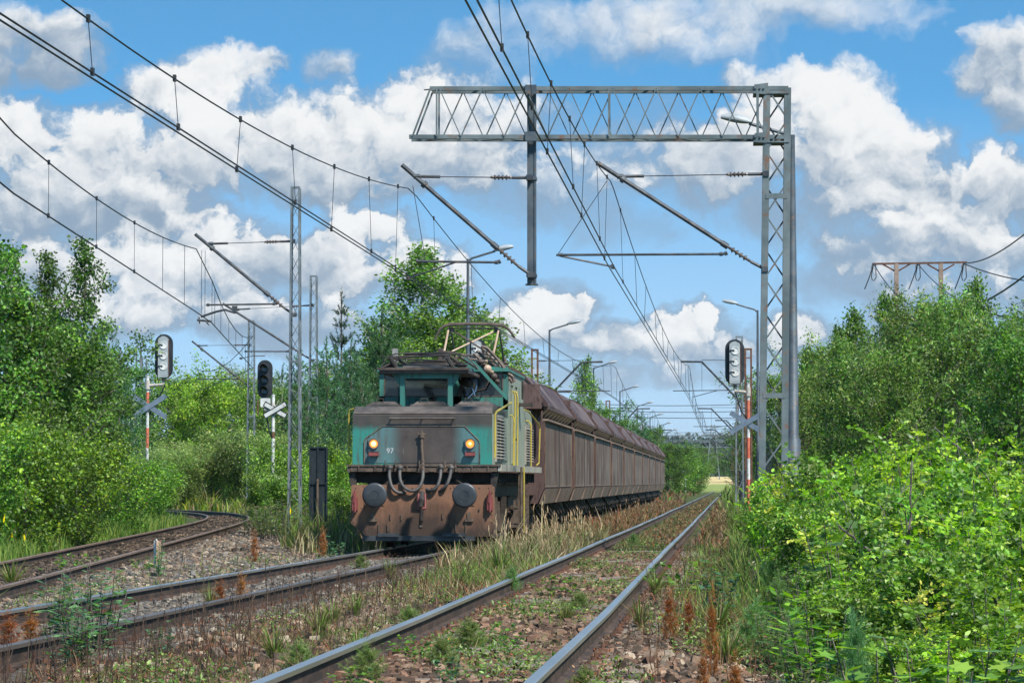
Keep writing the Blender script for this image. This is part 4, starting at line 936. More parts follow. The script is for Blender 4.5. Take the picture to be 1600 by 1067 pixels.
# --- portal mast with truss boom over both tracks
PD = 55.0
def gantry():
    q = lambda x, y, d=PD: P(x, y, d)
    base = q(1211, 860); base[2] = gz(.9, PD)
    t = thing('catenary_gantry', 'grey steel gantry with lattice mast and long truss boom above both tracks', 'gantry', base)
    zt = q(1211, 138)[2]; g = G(); x = base[0]; z0 = base[2]
    xb, xt = q(1206, 700)[0], q(1215, 200)[0]
    # four legs of channel steel
    wb, wt = .44, .40
    for sx in (-1, 1):
        for y_ in (PD, PD+.42):
            g.bar((xb+sx*wb/2, y_, z0), (xt+sx*wt/2, y_, zt), .125, .13)
    n = 15; H = zt-z0
    for k in range(n):
        a, b_ = k/n, (k+1)/n; s = 1 if k % 2 else -1
        X = lambda f, sg: (xb+(xt-xb)*f)+sg*(wb+(wt-wb)*f)/2
        g.bar((X(a, -s), PD-.03, z0+H*a), (X(b_, s), PD-.03, z0+H*b_), .055, .03); g.bar((X(a, s), PD+.45, z0+H*a), (X(b_, -s), PD+.45, z0+H*b_), .055, .03)
        for sx in (-1, 1): g.bar((X(a, sx), PD+.06 if s > 0 else PD+.36, z0+H*a), (X(b_, sx), PD+.36 if s > 0 else PD+.06, z0+H*b_), .05, .02)
    for py in (307, 618): zz = q(1210, py)[2]; g.box((X((zz-z0)/H, -1), PD-.072, zz-.05), (X((zz-z0)/H, 1), PD-.045, zz+.05))
    g.build('mast', 'gantry', t)
    g = G(); top = q(1180, 139)[2]; bot = q(1180, 215)[2]
    for yy in (PD-.02, PD+.40):
        g.bar((q(672, 0)[0], yy, top), (q(1231, 0)[0], yy, top), .075, .08); g.bar((q(640, 0)[0], yy, bot), (q(1231, 0)[0], yy, bot), .075, .08)
    chord = g.build('boom_chord', 'gantry', t)
    g = G()
    for yy, w in ((PD-.045, .062), (PD+.42, .055)):
        xs_ = np.linspace(q(687, 0)[0], q(1196, 0)[0], 16)
        for k in range(0, 15):
            up = k % 2 == 0
            g.bar((xs_[k], yy, top if up else bot), (xs_[k+1], yy, bot if up else top), w, .02) if yy < PD+.1 else g.bar((xs_[k], yy, bot if up else top), (xs_[k+1], yy, top if up else bot), w, .02)
        g.bar(np.array([q(673, 0)[0], yy, top]), np.array([q(645, 0)[0], yy, bot]), .05, .03)
        for px, w2 in ((683, .07), (951, .06)): g.bar((q(px, 0)[0], yy-.02, bot), (q(px, 0)[0], yy-.02, top), w2, .03)
    xs_ = np.linspace(q(660, 0)[0], q(1196, 0)[0], 13)
    for k in range(12):
        for zz in (top+.03, bot-.03): g.bar((xs_[k], PD if k % 2 else PD+.4, zz), (xs_[k+1], PD+.4 if k % 2 else PD, zz), .035, .02)
    brace = g.build('boom_bracing', 'gantry', t)
    k_ = (q(672, 139)[2]-top)/(q(1180, 0)[0]-q(672, 0)[0]); x_ = q(1180, 0)[0]-ORG[t.name][0]      # the boom rises slightly towards its free end
    for o in (chord, brace):
        for v in o.data.vertices: v.co.z += k_*max(0, x_-v.co.x)
    g = G()
    for zz in (top, bot): 
        g.prism([(q(1176, 0)[0], PD-.09, zz-.1), (q(1196, 0)[0], PD-.09, zz-.12), (q(1200, 0)[0], PD-.09, zz+.1), (q(1178, 0)[0], PD-.09, zz+.07)], (0, .02, 0)); g.box((q(1176, 0)[0], PD-.08, zz-.11), (q(1232, 0)[0], PD+.48, zz-.085))
        for px in (1180, 1187, 1193): g.disc((q(px, 0)[0], PD-.12, zz), (0, 1, 0), .02, .03, 8)
    g.bar((q(1183, 0)[0], PD-.05, bot), (q(1183, 0)[0], PD-.05, top), .09, .05)
    g.build('gusset_plate', 'gantry', t)
    g = G(); a, b_ = q(829.8, 135), q(829.8, 443); w = .075
    yb = PD+.19
    g.box((a[0]-w-.01, yb-.09, b_[2]), (a[0]-w+.02, yb+.09, a[2])); g.box((a[0]+w-.02, yb-.09, b_[2]), (a[0]+w+.01, yb+.09, a[2])); g.box((a[0]-w+.021, yb-.07, b_[2]), (a[0]+w-.021, yb-.05, a[2]))
    g.box((a[0]-.12, yb-.12, b_[2]-.02), (a[0]+.12, yb+.12, b_[2])); 
    for zz in (q(830, 214)[2], q(830, 141)[2]): g.box((a[0]-.11, PD-.10, zz-.09), (a[0]+.11, PD-.065, zz+.09))
    for py in (278, 430): zz = q(830, py)[2]; g.box((a[0]-.10, yb-.11, zz-.03), (a[0]+.10, yb+.11, zz+.03))
    g.build('drop_post', 'galvdark', t)
gantry()
CG = 'cantilevers of the overhead line'
cantilever('slanted grey cantilever tube hung from the drop post of the gantry', PD, ((628, 258), (826, 430)), ((652, 276), (824, 278)), ((650, 408.5), (778, 410)), ((712, 410), (638, 435)), [((645, 290), (665, 408))])
cantilever('slanted grey cantilever tube fixed to the lattice mast of the gantry', PD, ((934, 255), (1192, 421)), ((970, 276), (1193, 272)), ((869, 398.5), (1132, 397)), ((878, 401), (957, 417)), [((949, 282), (872, 397)), ])
# --- left lattice masts
def mast(px, top, d, w0, w1, label, zb=None, mat_='galv'):
    x = P(px, 500, d)[0]; z0 = zb if zb is not None else EYE-1.45; z1 = P(px, top, d)[2]
    g = G(); lattice(g, x, d, z0, z1, w0, w1, .045, .026, .42)
    o = g.build('lattice_mast', mat_, None, loc=(x, d, z0)); tag(o, label, 'mast', 'grey lattice masts'); return o
mast(461.5, 294, 74, .30, .20, 'tallest slender lattice mast, left of the locomotive')
mast(490, 432, 105, .34, .22, 'lattice mast just behind the tall black signboard')
mast(393, 502, 135, .36, .26, 'lattice mast rising in front of the yellow-green willow')
mast(217, 540, 160, .30, .26, 'lattice mast half hidden behind the left white-backed signal')
mast(226, 560, 176, .30, .26, 'farther lattice mast showing beside the left white-backed signal')
cantilever('slanted cantilever on the tallest slender lattice mast', 74, ((305, 366), (457, 492)), ((330, 381), (455, 377)), ((322, 476.5), (430, 475)), None)
cantilever('slanted cantilever on the lattice mast behind the black signboard', 105, ((348, 474), (487, 563)), ((372, 483.5), (486, 477)), ((382, 549), (450, 549)), ((414, 556), (395, 556), (376, 560)))
cantilever('slanted cantilever on the mast before the yellow-green willow', 135, ((300, 533), (389, 604)), ((310, 540), (388, 539)), ((309, 592), (372, 592)), None)
# pull-off arm with twin clamp where the siding wire turns
g = G(); d = 74
q = lambda x, y: P(x, y, d)
g.prism([q(362, 478), q(371, 478), q(367, 490), q(364, 490)], (0, .05, 0)); g.tube([q(364, 488), (q(352, 484)), q(338, 487), q(314, 495)], .03, 7)
g.tube([q(308, 500), q(330, 502)], .03, 7); g.tube([q(311, 495), q(312, 506)], .02); g.tube([q(320, 500), q(327, 508)], .025)
o = g.build('registration_arm', 'tube', None, loc=q(364, 478)); tag(o, 'bent dark arm clamping the siding contact wire under its steady tube', 'bracket')

def catenary(name, label, xline, span, hc, hm, sag, droppers, twin=.0, rc=.0105, rm=.010, extra=None):
    """xline: list (d, X); hc contact height above eye at knots; hm messenger height"""
    t = thing(name, label, 'overhead wire', (np.interp(span[0], *zip(*xline)), span[0], EYE+4))
    ds = np.concatenate([np.arange(span[0], min(span[1], 70), 1.5), np.arange(max(span[0], 70), span[1]+.1, 5)]) if span[1] > 70 else np.arange(span[0], span[1]+.01, 1.2)
    X = lambda y: float(np.interp(y, *zip(*xline)))
    for k, off in enumerate(((-twin/2, twin/2) if twin else (0,))):
        g = G(); g.tube([(X(y)+off, y, EYE+hc(y)) for y in ds], [rc+(.000035*max(0, y-60)) for y in ds], 5); g.build('contact_wire', 'wire', t)
    g = G(); g.tube([(X(y), y, EYE+hm(y)) for y in ds], [rm+(.000035*max(0, y-60)) for y in ds], 5); g.build('messenger_wire', 'wire', t)
    for y in droppers:
        g = G(); o_ = (twin/2)*(1 if int(y*3) % 2 else -1); r_ = .0045 if y < 60 else .004+.00003*y
        a, b_ = np.array([X(y)+o_, y, EYE+hc(y)]), np.array([X(y), y, EYE+hm(y)])
        g.tube([a, b_], r_, 4)
        if y < 60:
            for p in (a, b_): g.box(p-np.array([.016, .03, .03]), p+np.array([.016, .03, .045]))
        g.build('dropper', 'wire', t)
    return t
sup = [-1.0, 55.0, 148.0, 240.0, 335.0, 430.0, 525.0]
def hmess(hc, mid, top):
    def f(y):
        i = max(0, min(len(sup)-2, int(np.searchsorted(sup, y))-1)); a, b_ = sup[i], sup[i+1]; u = (y-a)/(b_-a)*2-1
        return hc(y)+mid+(top-mid)*u*u
    return f
def drops(a, b, st0): 
    out = []
    for i in range(len(sup)-1):
        lo, hi = sup[i], sup[i+1]; n = 13 if i == 0 else 11
        for k in range(n):
            y = lo+(hi-lo)*(k+.5)/n
            if a < y < b: out.append(y)
    return out
sink = lambda y: float(np.interp(y, [60, 148, 420, 600], [0, .05, .3, .3]))
hcR = lambda y: 4.14+.0*y+.25*min(1, max(0, (y-55)/93))-sink(y); hcL = lambda y: 3.95+.45*min(1, max(0, (y-55)/93))-sink(y)
catenary('catenary_wires', 'overhead wires running above the right-hand track', [(2, -2.16), (55, -2.2), (148, -1.9), (240, -2.0), (335, -1.5), (430, -1.6), (525, -1.2)], (2, 525), hcR, hmess(hcR, .78, 1.65), 0, drops(4, 440, 0), .10)
catenary('catenary_wires', 'overhead wires running above the locomotive track', [(2, -6.18), (55, -6.12), (148, -5.8), (240, -6.1), (335, -5.8), (430, -6.0), (525, -5.8)], (2, 525), hcL, hmess(hcL, .52, 1.75), 0, drops(4, 440, 0), .09)
hcS = lambda y: 4.22+0*y
def hmS(y):
    if y < 74: u = (y-46)/28.; return hcS(y)+.85+(.98)*u*u
    u = (y-74)/31.*2-1 if y < 105 else (y-105)/30.*2-1
    return hcS(y)+.6+.6*u*u
catenary('catenary_wires', 'overhead wires curving above the rusty siding at the left', [(14, -7.2), (34, -9.5), (40.7, -10.4), (74, -13.55), (105, -17.6), (135, -25.5)], (14, 135), hcS, hmS, 0, [20.5, 26.5, 32.5, 38.5, 44.5, 50.5, 56.5, 62, 67, 71.5, 72.5, 75, 76.5, 80, 85, 90, 95, 100, 104, 108], 0, .014, .013)

# --- far masts of rusty twin channels and their cantilevers, both sides
def twin_mast(x, y, label, side):
    dz = -sink(y); z0 = float(gz(x, y)); z1 = EYE+6.95+dz
    m = thing('rusty_mast', label, 'mast', (x, y, z0), 'rusty twin-channel masts along the line')
    g = G()
    for s_ in (-1, 1): g.box((x+s_*.15-.05, y-.06, z0), (x+s_*.15+.05, y+.06, z1))
    g.box((x-.2, y-.061, z1-.1), (x+.2, y+.061, z1)); n = 8
    for k in range(n):
        zz = z0+.5+(z1-z0-1)*k/(n-1); g.box((x-.1, y-.05, zz-.03), (x+.1, y+.05, zz+.03))
    g.build('post', 'rust', m)
    return m
def far_cant(x, y, s, label):
    """s=+1: mast stands right of the track and the arm points left"""
    dz = -sink(y); E = EYE+dz; k = 1+.0012*max(0, y-150)
    c = thing('cantilever', label, 'cantilever', (x, y, E+4.1), CG)
    g = G(); p = lambda a, z: (x-s*a, y, E+z)
    g.tube([p(.25, 4.0), p(2.4, 6.25), p(3.5, 6.27)], .055*k, 7); g.build('tube', 'tube', c)
    g = G(); g.tube([p(.1, 6.33), p(2.4, 6.35)], .016*k, 5); insul(g, p(.1, 6.33), p(.6, 6.33)); g.build('tie_rod', 'tube', c)
    g = G(); g.tube([p(.6, 4.78), p(3.9, 4.75)], .028*k, 6); g.tube([p(1.6, 4.76), p(2.9, 4.42)], .02*k, 5); g.build('steady_tube', 'tube', c)
    g = G(); g.tube([p(2.4, 6.25), p(2.4, 4.76)], .008*k, 4); g.build('stay_wire', 'wire', c)
far = [148, 240, 335, 430, 525]
fo = ['first', 'second', 'third', 'fourth', 'fifth']
for i, y in enumerate(far):
    twin_mast(1.15, y, '%s rusty twin-channel mast beyond the gantry, right of the tracks' % fo[i], 1)
    twin_mast(-9.95, y, '%s rusty twin-channel mast showing above the train, left of the tracks' % fo[i], -1)
    far_cant(1.15, y, 1, 'cantilever of the %s far mast on the right of the line' % fo[i])
    far_cant(-9.9, y, -1, 'cantilever of the %s far mast on the left above the wagons' % fo[i])
for i, y in enumerate((196, 288, 382, 478)):
    twin_mast(-14.2, y, '%s rusty mast of the outermost left yard track' % fo[i], -1)
    far_cant(-14.15, y, -1, 'cantilever of the %s mast of the outermost left yard track' % fo[i])
# extra shorter span supports right of the line (closer-spaced yard tracks)
for i, (y, x) in enumerate(((285, 2.4), (380, 2.9), (480, 3.4))):
    far_cant(x, y, 1, 'faint cantilever of a far yard mast, %s of three near the vanishing point' % ('nearest', 'middle', 'farthest')[i])
for i, (x, y, h, w) in enumerate(((.55, 118, 6.0, .3), (1.9, 200, 6.9, .34), (2.4, 285, 6.9, .36), (2.9, 380, 6.9, .4), (-13.4, 250, 7.2, .4), (-14.5, 300, 7.2, .42), (-13.5, 345, 7.2, .45), (-13.5, 400, 7.2, .5))):
    g = G(); z0 = float(gz(x, y)); lattice(g, x, y, z0, EYE+h-sink(y), w, w*.8, .05+.00015*y, .03+.0001*y, .8)
    side = 'right of' if x > 0 else 'left of'
    k = ['nearest', 'second', 'third', 'farthest'][i % 4]
    tag(g.build('lattice_mast', 'galv', None, loc=(x, y, z0)), '%s far lattice mast %s the line beyond the gantry' % (k, side), 'mast', 'grey lattice masts')

# --- street lamps
def lamp(x, y, s, label, h=7.05, pole_r=.07):
    z0 = float(gz(x, y)); dz = -sink(y); H = EYE+h+dz; k = 1+.0016*max(0, y-150)
    L = thing('street_lamp', label, 'street lamp', (x, y, z0), 'lamps along the railway')
    g = G(); g.tube([(x, y, z0), (x, y, z0+2.5), (x, y, z0+2.55), (x, y, H-.25), (x, y, H-.12)], [pole_r*1.5*k, pole_r*1.45*k, pole_r*1.1*k, pole_r*.6*k, pole_r*.62*k], 12); g.build('pole', 'galvdark', L, smooth=True)
    g = G(); g.tube([(x, y, H-.2), (x+s*.12, y, H-.1), (x+s*.85, y, H+.12)], .035*k, 8); g.build('arm', 'galvdark', L)
    g = G(); c = np.array([x+s*.8, y, H+.13])
    V, F = [], []; n = 8; st = 7
    for i in range(st):
        t = i/(st-1); hw = .13*math.sin(math.pi*(.12+.80*t))**.6*k; up = .13*math.sin(math.pi*(.1+.78*t))**.7*k; dn = .05*math.sin(math.pi*(.1+.8*t))*k
        for j in range(n):
            a = 2*math.pi*j/n; V.append(c+np.array([s*(t*.62), math.cos(a)*hw, (math.sin(a)*(up if math.sin(a) > 0 else dn))+.17*t*.62]))
    F = [(i*n+j, (i+1)*n+j, (i+1)*n+(j+1) % n, i*n+(j+1) % n) for i in range(st-1) for j in range(n)]
    g.add(V, F); g.add(V[:n], [tuple(range(n))]); g.add(V[-n:], [tuple(range(n))[::-1]]); g.build('lamp_head', 'lampglass', L, smooth=True)
    return L
lo = ['nearest', 'second', 'third', 'fourth', 'fifth', 'sixth', 'seventh', 'eighth', 'ninth', 'tenth']
for i, y in enumerate((88, 129, 172, 215, 257, 300, 343, 386, 430)):
    lamp(-8.0, y, 1, '%s street lamp in the row behind the train, head pointing right' % lo[i])
for i, (y, x) in enumerate(((57.0, 1.33), (115, 1.28), (230, 1.6), (300, 2.0), (380, 2.4))):
    lamp(x, y, -1, ('street lamp whose thick pole stands beside the gantry mast', 'street lamp whose head shows left of the gantry mast', 'third lamp on the right of the line, above the crossed sign', 'fourth small lamp on the right of the line', 'farthest tiny lamp on the right of the line')[i], 7.05, .105 if i == 0 else .07)
# --- distant power lines crossing the track
def wire_span(label, pts, r, n=24, sag=0):
    g = G(); a, b_ = np.array(pts[0], float), np.array(pts[1], float)
    q_ = [a+(b_-a)*t-np.array([0, 0, 4*sag*t*(1-t)]) for t in np.linspace(0, 1, n)]
    g.tube(q_, r, 4); o = g.build('power_line', 'wire', None, loc=a); tag(o, label, 'power line', 'crossing power lines'); return o
for i, (py, d, lab) in enumerate(((633, 560, 'upper thin power line crossing over the far track'), (641, 560, 'middle thin power line crossing over the far track'), (648, 560, 'lower thin power line crossing over the far track'))):
    wire_span(lab, (P(770, py-14, d), P(1290, py-10+4*i, d)), .06, 24, 1.6)
g = G(); x, y = P(1114, 700, 700)[0], 700; z0 = float(gz(x, y)); lattice(g, x, y, z0, P(1114, 664, 700)[2], 3.2, .8, .22, .14, 2.2)
for zz, w in ((.97, 2.2), (.82, 3.0), (.68, 2.4)): zc = z0+(P(1114, 664, 700)[2]-z0)*zz; g.bar((x-w, y, zc), (x+w, y, zc), .2)
tag(g.build('power_pylon', 'galv', None, loc=(x, y, z0)), 'tiny distant lattice pylon near the vanishing point', 'pylon')
# portal frames far away across the yard
for i, (y, h) in enumerate(((470, 6.2), (560, 7.2), (640, 8.2))):
    x0_, x1_ = P(1010, 700, y)[0], P(1166, 700, y)[0]; zt = EYE+(752-(690, 681, 676)[i])/S(y)
    p = thing('yard_portal', ('nearest', 'middle', 'farthest')[i]+' faint wide truss portal spanning the far yard', 'portal', (x0_, y, float(gz(x0_, y))), 'far yard portals')
    g = G()
    for x in (x0_, x1_): g.box((x-.2, y-.2, float(gz(x, y))-.2), (x+.2, y+.2, zt))
    g.build('post', 'galv', p)
    g = G()
    for zz in (zt, zt-.9): g.bar((x0_, y, zz), (x1_, y, zz), .13)
    n = int((x1_-x0_)/1.0)
    for k in range(n): a = x0_+(x1_-x0_)*k/n; b_ = x0_+(x1_-x0_)*(k+1)/n; g.bar((a, y, zt if k % 2 else zt-.9), (b_, y, zt-.9 if k % 2 else zt), .1)
    g.build('truss', 'galv', p)
# --- H-frame pole of the medium-voltage line at the right
def hframe():
    d = 150; q = lambda x, y: P(x, y, d); z0 = float(gz(9, d))
    b = q(1435, 700); t = thing('utility_pole', 'brown twin-post power pole with wide crossbar above the right-hand trees', 'utility pole', (b[0], d, z0))
    for px in (1400.5, 1470):
        a = q(px, 412); g = G(); g.bar((a[0], d, z0), (a[0], d, a[2]), .26, .22); g.build('post', 'concrete_brown', t)
    g = G(); g.bar(q(1363, 412.5), q(1511, 410), .13, .1)
    for x in (1400.5, 1470):
        for s_ in (-1, 1): g.bar(q(x+s_*21, 413), q(x+s_*2, 424), .08)
    g.build('crossbar', 'rust', t)
    for px in (1365, 1434, 1506):
        g = G(); insul(g, q(px, 412), q(px-3, 420), 0, .09); g.build('insulator', 'insul', t)
        g = G(); k = [(px-2, 419), (px-7, 434), (px-14, 452)]; g.tube([q(*a) for a in k], .03, 5)
        k = [(px-1, 418), (px-3.5, 432), (px-2, 438), (px+1, 438.5), (px+4, 433), (px+3, 413)]; g.tube([q(*a) for a in k], .025, 5); g.build('jumper_wire', 'wire', t)
    return t
M['concrete_brown'] = weather('brownish_concrete_post', (.17, .12, .09), (.26, .19, .15), 3, .85, 0, bump=.2)
hframe()
for i, (a, b_, sag) in enumerate((((1506, 411, 150), (1720, 250, 62), .6), ((1434, 412, 150), (1760, 470, 70), 1.4), ((1365, 412, 150), (1700, 340, 60), 2.3), ((1506, 412, 150), (1700, 440, 130), .4))):
    wire_span(('highest wire rising right from the twin-post power pole', 'sagging wire from the middle of the twin-post crossbar', 'long sagging wire from the left end of the twin-post crossbar', 'thin flat wire leaving the right end of the twin-post crossbar')[i], (P(*a), P(*b_)), .03, 30, sag)

# ================================================================ signals and signs
def stadium(cx, cz, w, h, y, n=10):
    r_ = w/2; out = []
    for k in range(n+1): a = math.pi*k/n; out.append((cx+r_*math.cos(a), y, cz+h/2-r_+r_*math.sin(a)))
    for k in range(n+1): a = math.pi+math.pi*k/n; out.append((cx+r_*math.cos(a), y, cz-h/2+r_+r_*math.sin(a)))
    return out
def signal(label, px, py, w, h, d, pole, rear=True, cross=None, banded=True, zb=None):
    """w,h px size of the board; pole=(px, py_top)"""
    s = S(d); c = P(px, py, d); W_, H_ = w/s, h/s
    x0 = P(pole[0], 0, d)[0]; z0 = float(gz(x0, d)) if zb is None else zb; zt = P(pole[0], pole[1], d)[2]
    t = thing('railway_signal', label, 'railway signal', (x0, d, z0))
    g = G(); g.prism(stadium(c[0], c[2], W_, H_, d)[::1], (0, .03, 0)); 
    g.build('backboard', 'black', t)
    if rear:
        g = G(); g.bbox((c[0]-W_*.27, d-.17, c[2]-H_*.47), (c[0]+W_*.27, d-.002, c[2]+H_*.40), .03); g.prism([(c[0]-W_*.27, d-.16, c[2]+H_*.40), (c[0]+W_*.27, d-.16, c[2]+H_*.40), (c[0]+.03, d-.16, c[2]+H_*.45), (c[0]-.03, d-.16, c[2]+H_*.45)], (0, .15, 0))
        h_ = g.build('lamp_case', 'lampglass', t)
        for k in range(3):
            g = G(); cc = (c[0]+.02, d-.171, c[2]+H_*(.25-.235*k)); r_ = W_*.21
            g.lathe(cc, (0, -1, 0), [(0, r_), (.02, r_), (.02, r_*.8), (.005, r_*.78), (.005, 0)], 18)
            g.box((cc[0]-r_-.04, cc[1]-.03, cc[2]-.02), (cc[0]-r_*.2, cc[1], cc[2]+.03), 1); g.build('lamp_door', ['white', 'black'], h_)
        g = G()
        for sx in (-1, 1): g.bar((c[0]+sx*W_*.31, d-.1, c[2]-H_*.52), (c[0]+sx*W_*.29, d-.1, c[2]+H_*.36), .02)
        g.bar((c[0]-W_*.31, d-.1, c[2]-H_*.52), (c[0]+W_*.33, d-.1, c[2]-H_*.52), .03); g.bar((c[0]-W_*.3, d-.1, c[2]+H_*.1), (c[0]+W_*.3, d-.1, c[2]+H_*.1), .015)
        g.build('rusty_guard', 'rust', t)
    else:
        for k in range(3):
            g = G(); cc = np.array([c[0], d-.001, c[2]+H_*(.29-.285*k)]); r_ = W_*.27
            g.lathe(cc, (0, -1, 0), [(0, r_), (.12, r_), (.12, r_*.92), (.01, r_*.85), (.0, 0)], 22, 0)
            v = []; n = 12
            for j in range(n+1): a = math.pi*(j/n); v += [(cc[0]+r_*1.02*math.cos(a), d-.1, cc[2]+r_*1.02*math.sin(a)), (cc[0]+r_*1.05*math.cos(a), d-.34+.1*abs(math.cos(a)), cc[2]+r_*1.05*math.sin(a)-.02)]
            g.add(v, [(2*j, 2*j+1, 2*j+3, 2*j+2) for j in range(n)], 1); g.build('lens', ['lens', 'black'], t)
        g = G(); g.bbox((c[0]-.12, d-.1, c[2]-H_*.5-.26), (c[0]+.17, d+.05, c[2]-H_*.5+.01), .02); g.bar((c[0]-.2, d-.05, c[2]-H_*.5-.03), (c[0]-.2, d-.05, c[2]-H_*.5-.5), .03, mi=1); g.build('lamp_case', ['white', 'rust'], t)
    # arm and pole
    g = G(); zb_ = c[2]-H_*.5-(.16 if rear else .3)
    g.tube([(c[0], d-.02, zb_+.2), (c[0], d-.02, zb_-.02)], .05, 8); g.tube([(c[0]-.02, d-.02, zb_-.03), (x0, d-.02, zb_-.08)], .055, 8); g.tube([(x0, d-.02, zb_-.2), (x0, d-.02, zb_+.1)], .085, 10); g.build('arm', 'concrete', t)
    g = G(); r_ = .055 if banded else .05; zz = zt; k = 0
    if banded:
        edges = [zt, zt-.55, zt-1.2, zt-1.8, zt-2.5, zt-3.2, z0]
        for a in range(len(edges)-1): g.tube([(x0, d, edges[a]), (x0, d, max(z0, edges[a+1]))], r_, 12, a % 2)
    else:
        g.tube([(x0, d, z0), (x0, d, zt)], r_, 12, 0); g.tube([(x0, d, zt-1.3), (x0, d, zt-1.1)], r_*1.05, 12, 2)
    g.tube([(x0, d, zt), (x0, d, zt+.03)], r_*1.2, 12, 0)
    g.build('pole', ['white', 'red', 'rust'], t)
    if cross:
        cx, cyy, L_, ang, mt = cross; cc = P(cx, cyy, d-.1); L2 = L_/s
        for k, sg in enumerate((-1, 1)):
            a = math.radians(ang)*sg; v = np.array([math.cos(a), 0, math.sin(a)]); n_ = np.array([-math.sin(a), 0, math.cos(a)]); g = G()
            o_ = np.array([0, -.012*k*2, 0]); w2 = .085
            def bar4(l, w, y0_, y1_, mi):
                q4 = [cc+o_+v*sx*l+n_*sy*w+np.array([0, y0_, 0]) for sx, sy in ((-1,-1),(1,-1),(1,1),(-1,1))]; g.prism(q4, (0, y1_-y0_, 0), mi)
            bar4(L2, w2, 0, .012, 1 if mt == 'front' else 0)
            if mt == 'front': bar4(L2-.03, w2-.028, -.004, -.001, 0)
            g.build('cross_bar', ['white', 'black'] if mt == 'front' else ['signblue', 'black'], t)
    g = G(); cbl = [(c[0], d+.06, c[2]-H_*.4), (c[0]+.02, d+.06, zb_-.1), ((c[0]+x0)/2, d+.06, zb_-.7), (x0+.05, d+.07, zb_-1.1)]; g.tube(cbl, .025, 6); g.build('cable', 'black', t)
    return t
signal('tall signal with white back on red and white pole at the far left', 256, 557, 29, 71, 98, (234.5, 588), True, (233, 635, 32, 32, 'back'))
signal('signal with three dark lenses and a white cross on its grey pole', 414, 592.5, 24, 61, 86, (429.5, 618), False, (430, 640.5, 20.5, 30, 'front'), banded=False)
signal('signal with white back on red and white pole beside the gantry mast', 1148, 566, 30, 72, 96, (1166.5, 600), True, (1167, 660, 30, 31, 'back'))
signal('signal with white back standing behind the raised pantograph', 745, 560, 29, 62, 92, (733, 590), True, None)
signal('small distant black signal with white cross left of the far meadow', 1072, 721, 6, 14, 300, (1069, 728), False, (1067.5, 736, 4.5, 35, 'front'), banded=False)
# small plate on the pole of the dark-lens signal
d = 85.9; g = G(); g.box(P(421.5, 743.5, d), P(437, 763.5, d)+np.array([0, .02, 0])); g.box(P(428, 744.5, d-.01), P(431, 760, d-.006), 1); g.box(P(431, 757, d-.01), P(434.5, 760, d-.006), 1)
tag(g.build('sign_plate', ['white', 'black'], None, loc=P(429, 753, d)), 'small white square plate with dark L mark on the dark-lens signal pole', 'sign')
# tall black signboard seen from behind
d = 66.0; c = P(497, 757, d)
t = thing('signboard', 'tall narrow black signboard seen from behind, left of the locomotive', 'signboard', (c[0], d, float(gz(c[0], d))))
a, b_ = P(483.5, 698, d), P(511.5, 815, d); g = G(); g.box((a[0], d, b_[2]), (b_[0], d+.03, a[2])); g.box((a[0], d-.04, b_[2]), (a[0]+.03, d-.001, a[2])); g.box((b_[0]-.03, d-.04, b_[2]), (b_[0], d-.001, a[2]))
for f in (0, .5, .98): zz = b_[2]+(a[2]-b_[2])*f; g.box((a[0]+.031, d-.035, zz), (b_[0]-.031, d-.001, zz+.03))
g.box((c[0]-.02, d-.03, b_[2]+.031), (c[0]+.01, d-.001, a[2]-.04)); g.build('board', 'blackboard', t)
g = G(); g.tube([(c[0]-.005, d-.07, float(gz(c[0], d))-.1), (c[0]-.005, d-.07, b_[2]+1.0)], .03, 8); g.build('post', 'grime2', t)
# concrete marker post
d = 50.0; c = P(245.5, 884, d); z0 = float(gz(c[0], d)); zt = P(245, 841.5, d)[2]
g = G(); w = .055
g.prism([(c[0]-w, d-.03, c[2]), (c[0]+.004, d-.10, c[2]), (c[0]+.004, d-.10, zt-.03), (c[0]-.02, d-.04, zt), (c[0]-w, d-.03, zt-.05)], (.0, .10, 0), 0)
g.prism([(c[0]+.005, d-.10, c[2]), (c[0]+w, d-.06, c[2]), (c[0]+w, d-.06, zt-.06), (c[0]+.005, d-.10, zt-.03)], (.0, .12, 0), 1); g.box((c[0]-w-.005, d-.11, z0-.15), (c[0]+w+.01, d+.1, c[2]-.001), 1)
tag(g.build('marker_post', ['white', 'tan'], None, loc=(c[0], d, z0)), 'short white and tan concrete marker post in the gravel', 'marker post')
# black relay cabinets by the gantry
for (px, py, w_, h_, d, lab) in ((1206, 722, 24, 40, 88, 'black relay cabinet seen through the foot of the gantry mast'), (1160, 745, 10, 16, 120, 'small black relay box right of the far track')):
    a, b_ = P(px-w_/2, py-h_/2, d), P(px+w_/2, py+h_/2, d); z0 = float(gz(a[0], d))
    t = thing('relay_cabinet', lab, 'relay cabinet', ((a[0]+b_[0])/2, d, z0)); g = G(); g.box((a[0], d, z0-.1), (b_[0], d+.35, a[2])); g.build('case', 'black', t)
    g = G(); g.box((a[0]-.03, d-.04, a[2]), (b_[0]+.03, d+.39, a[2]+.05)); g.build('lid', 'blackboard', t)
    g = G(); g.box((a[0]+.03, d-.015, z0+.1), (b_[0]-.03, d-.001, a[2]-.04)); g.build('door', 'blackboard', t)
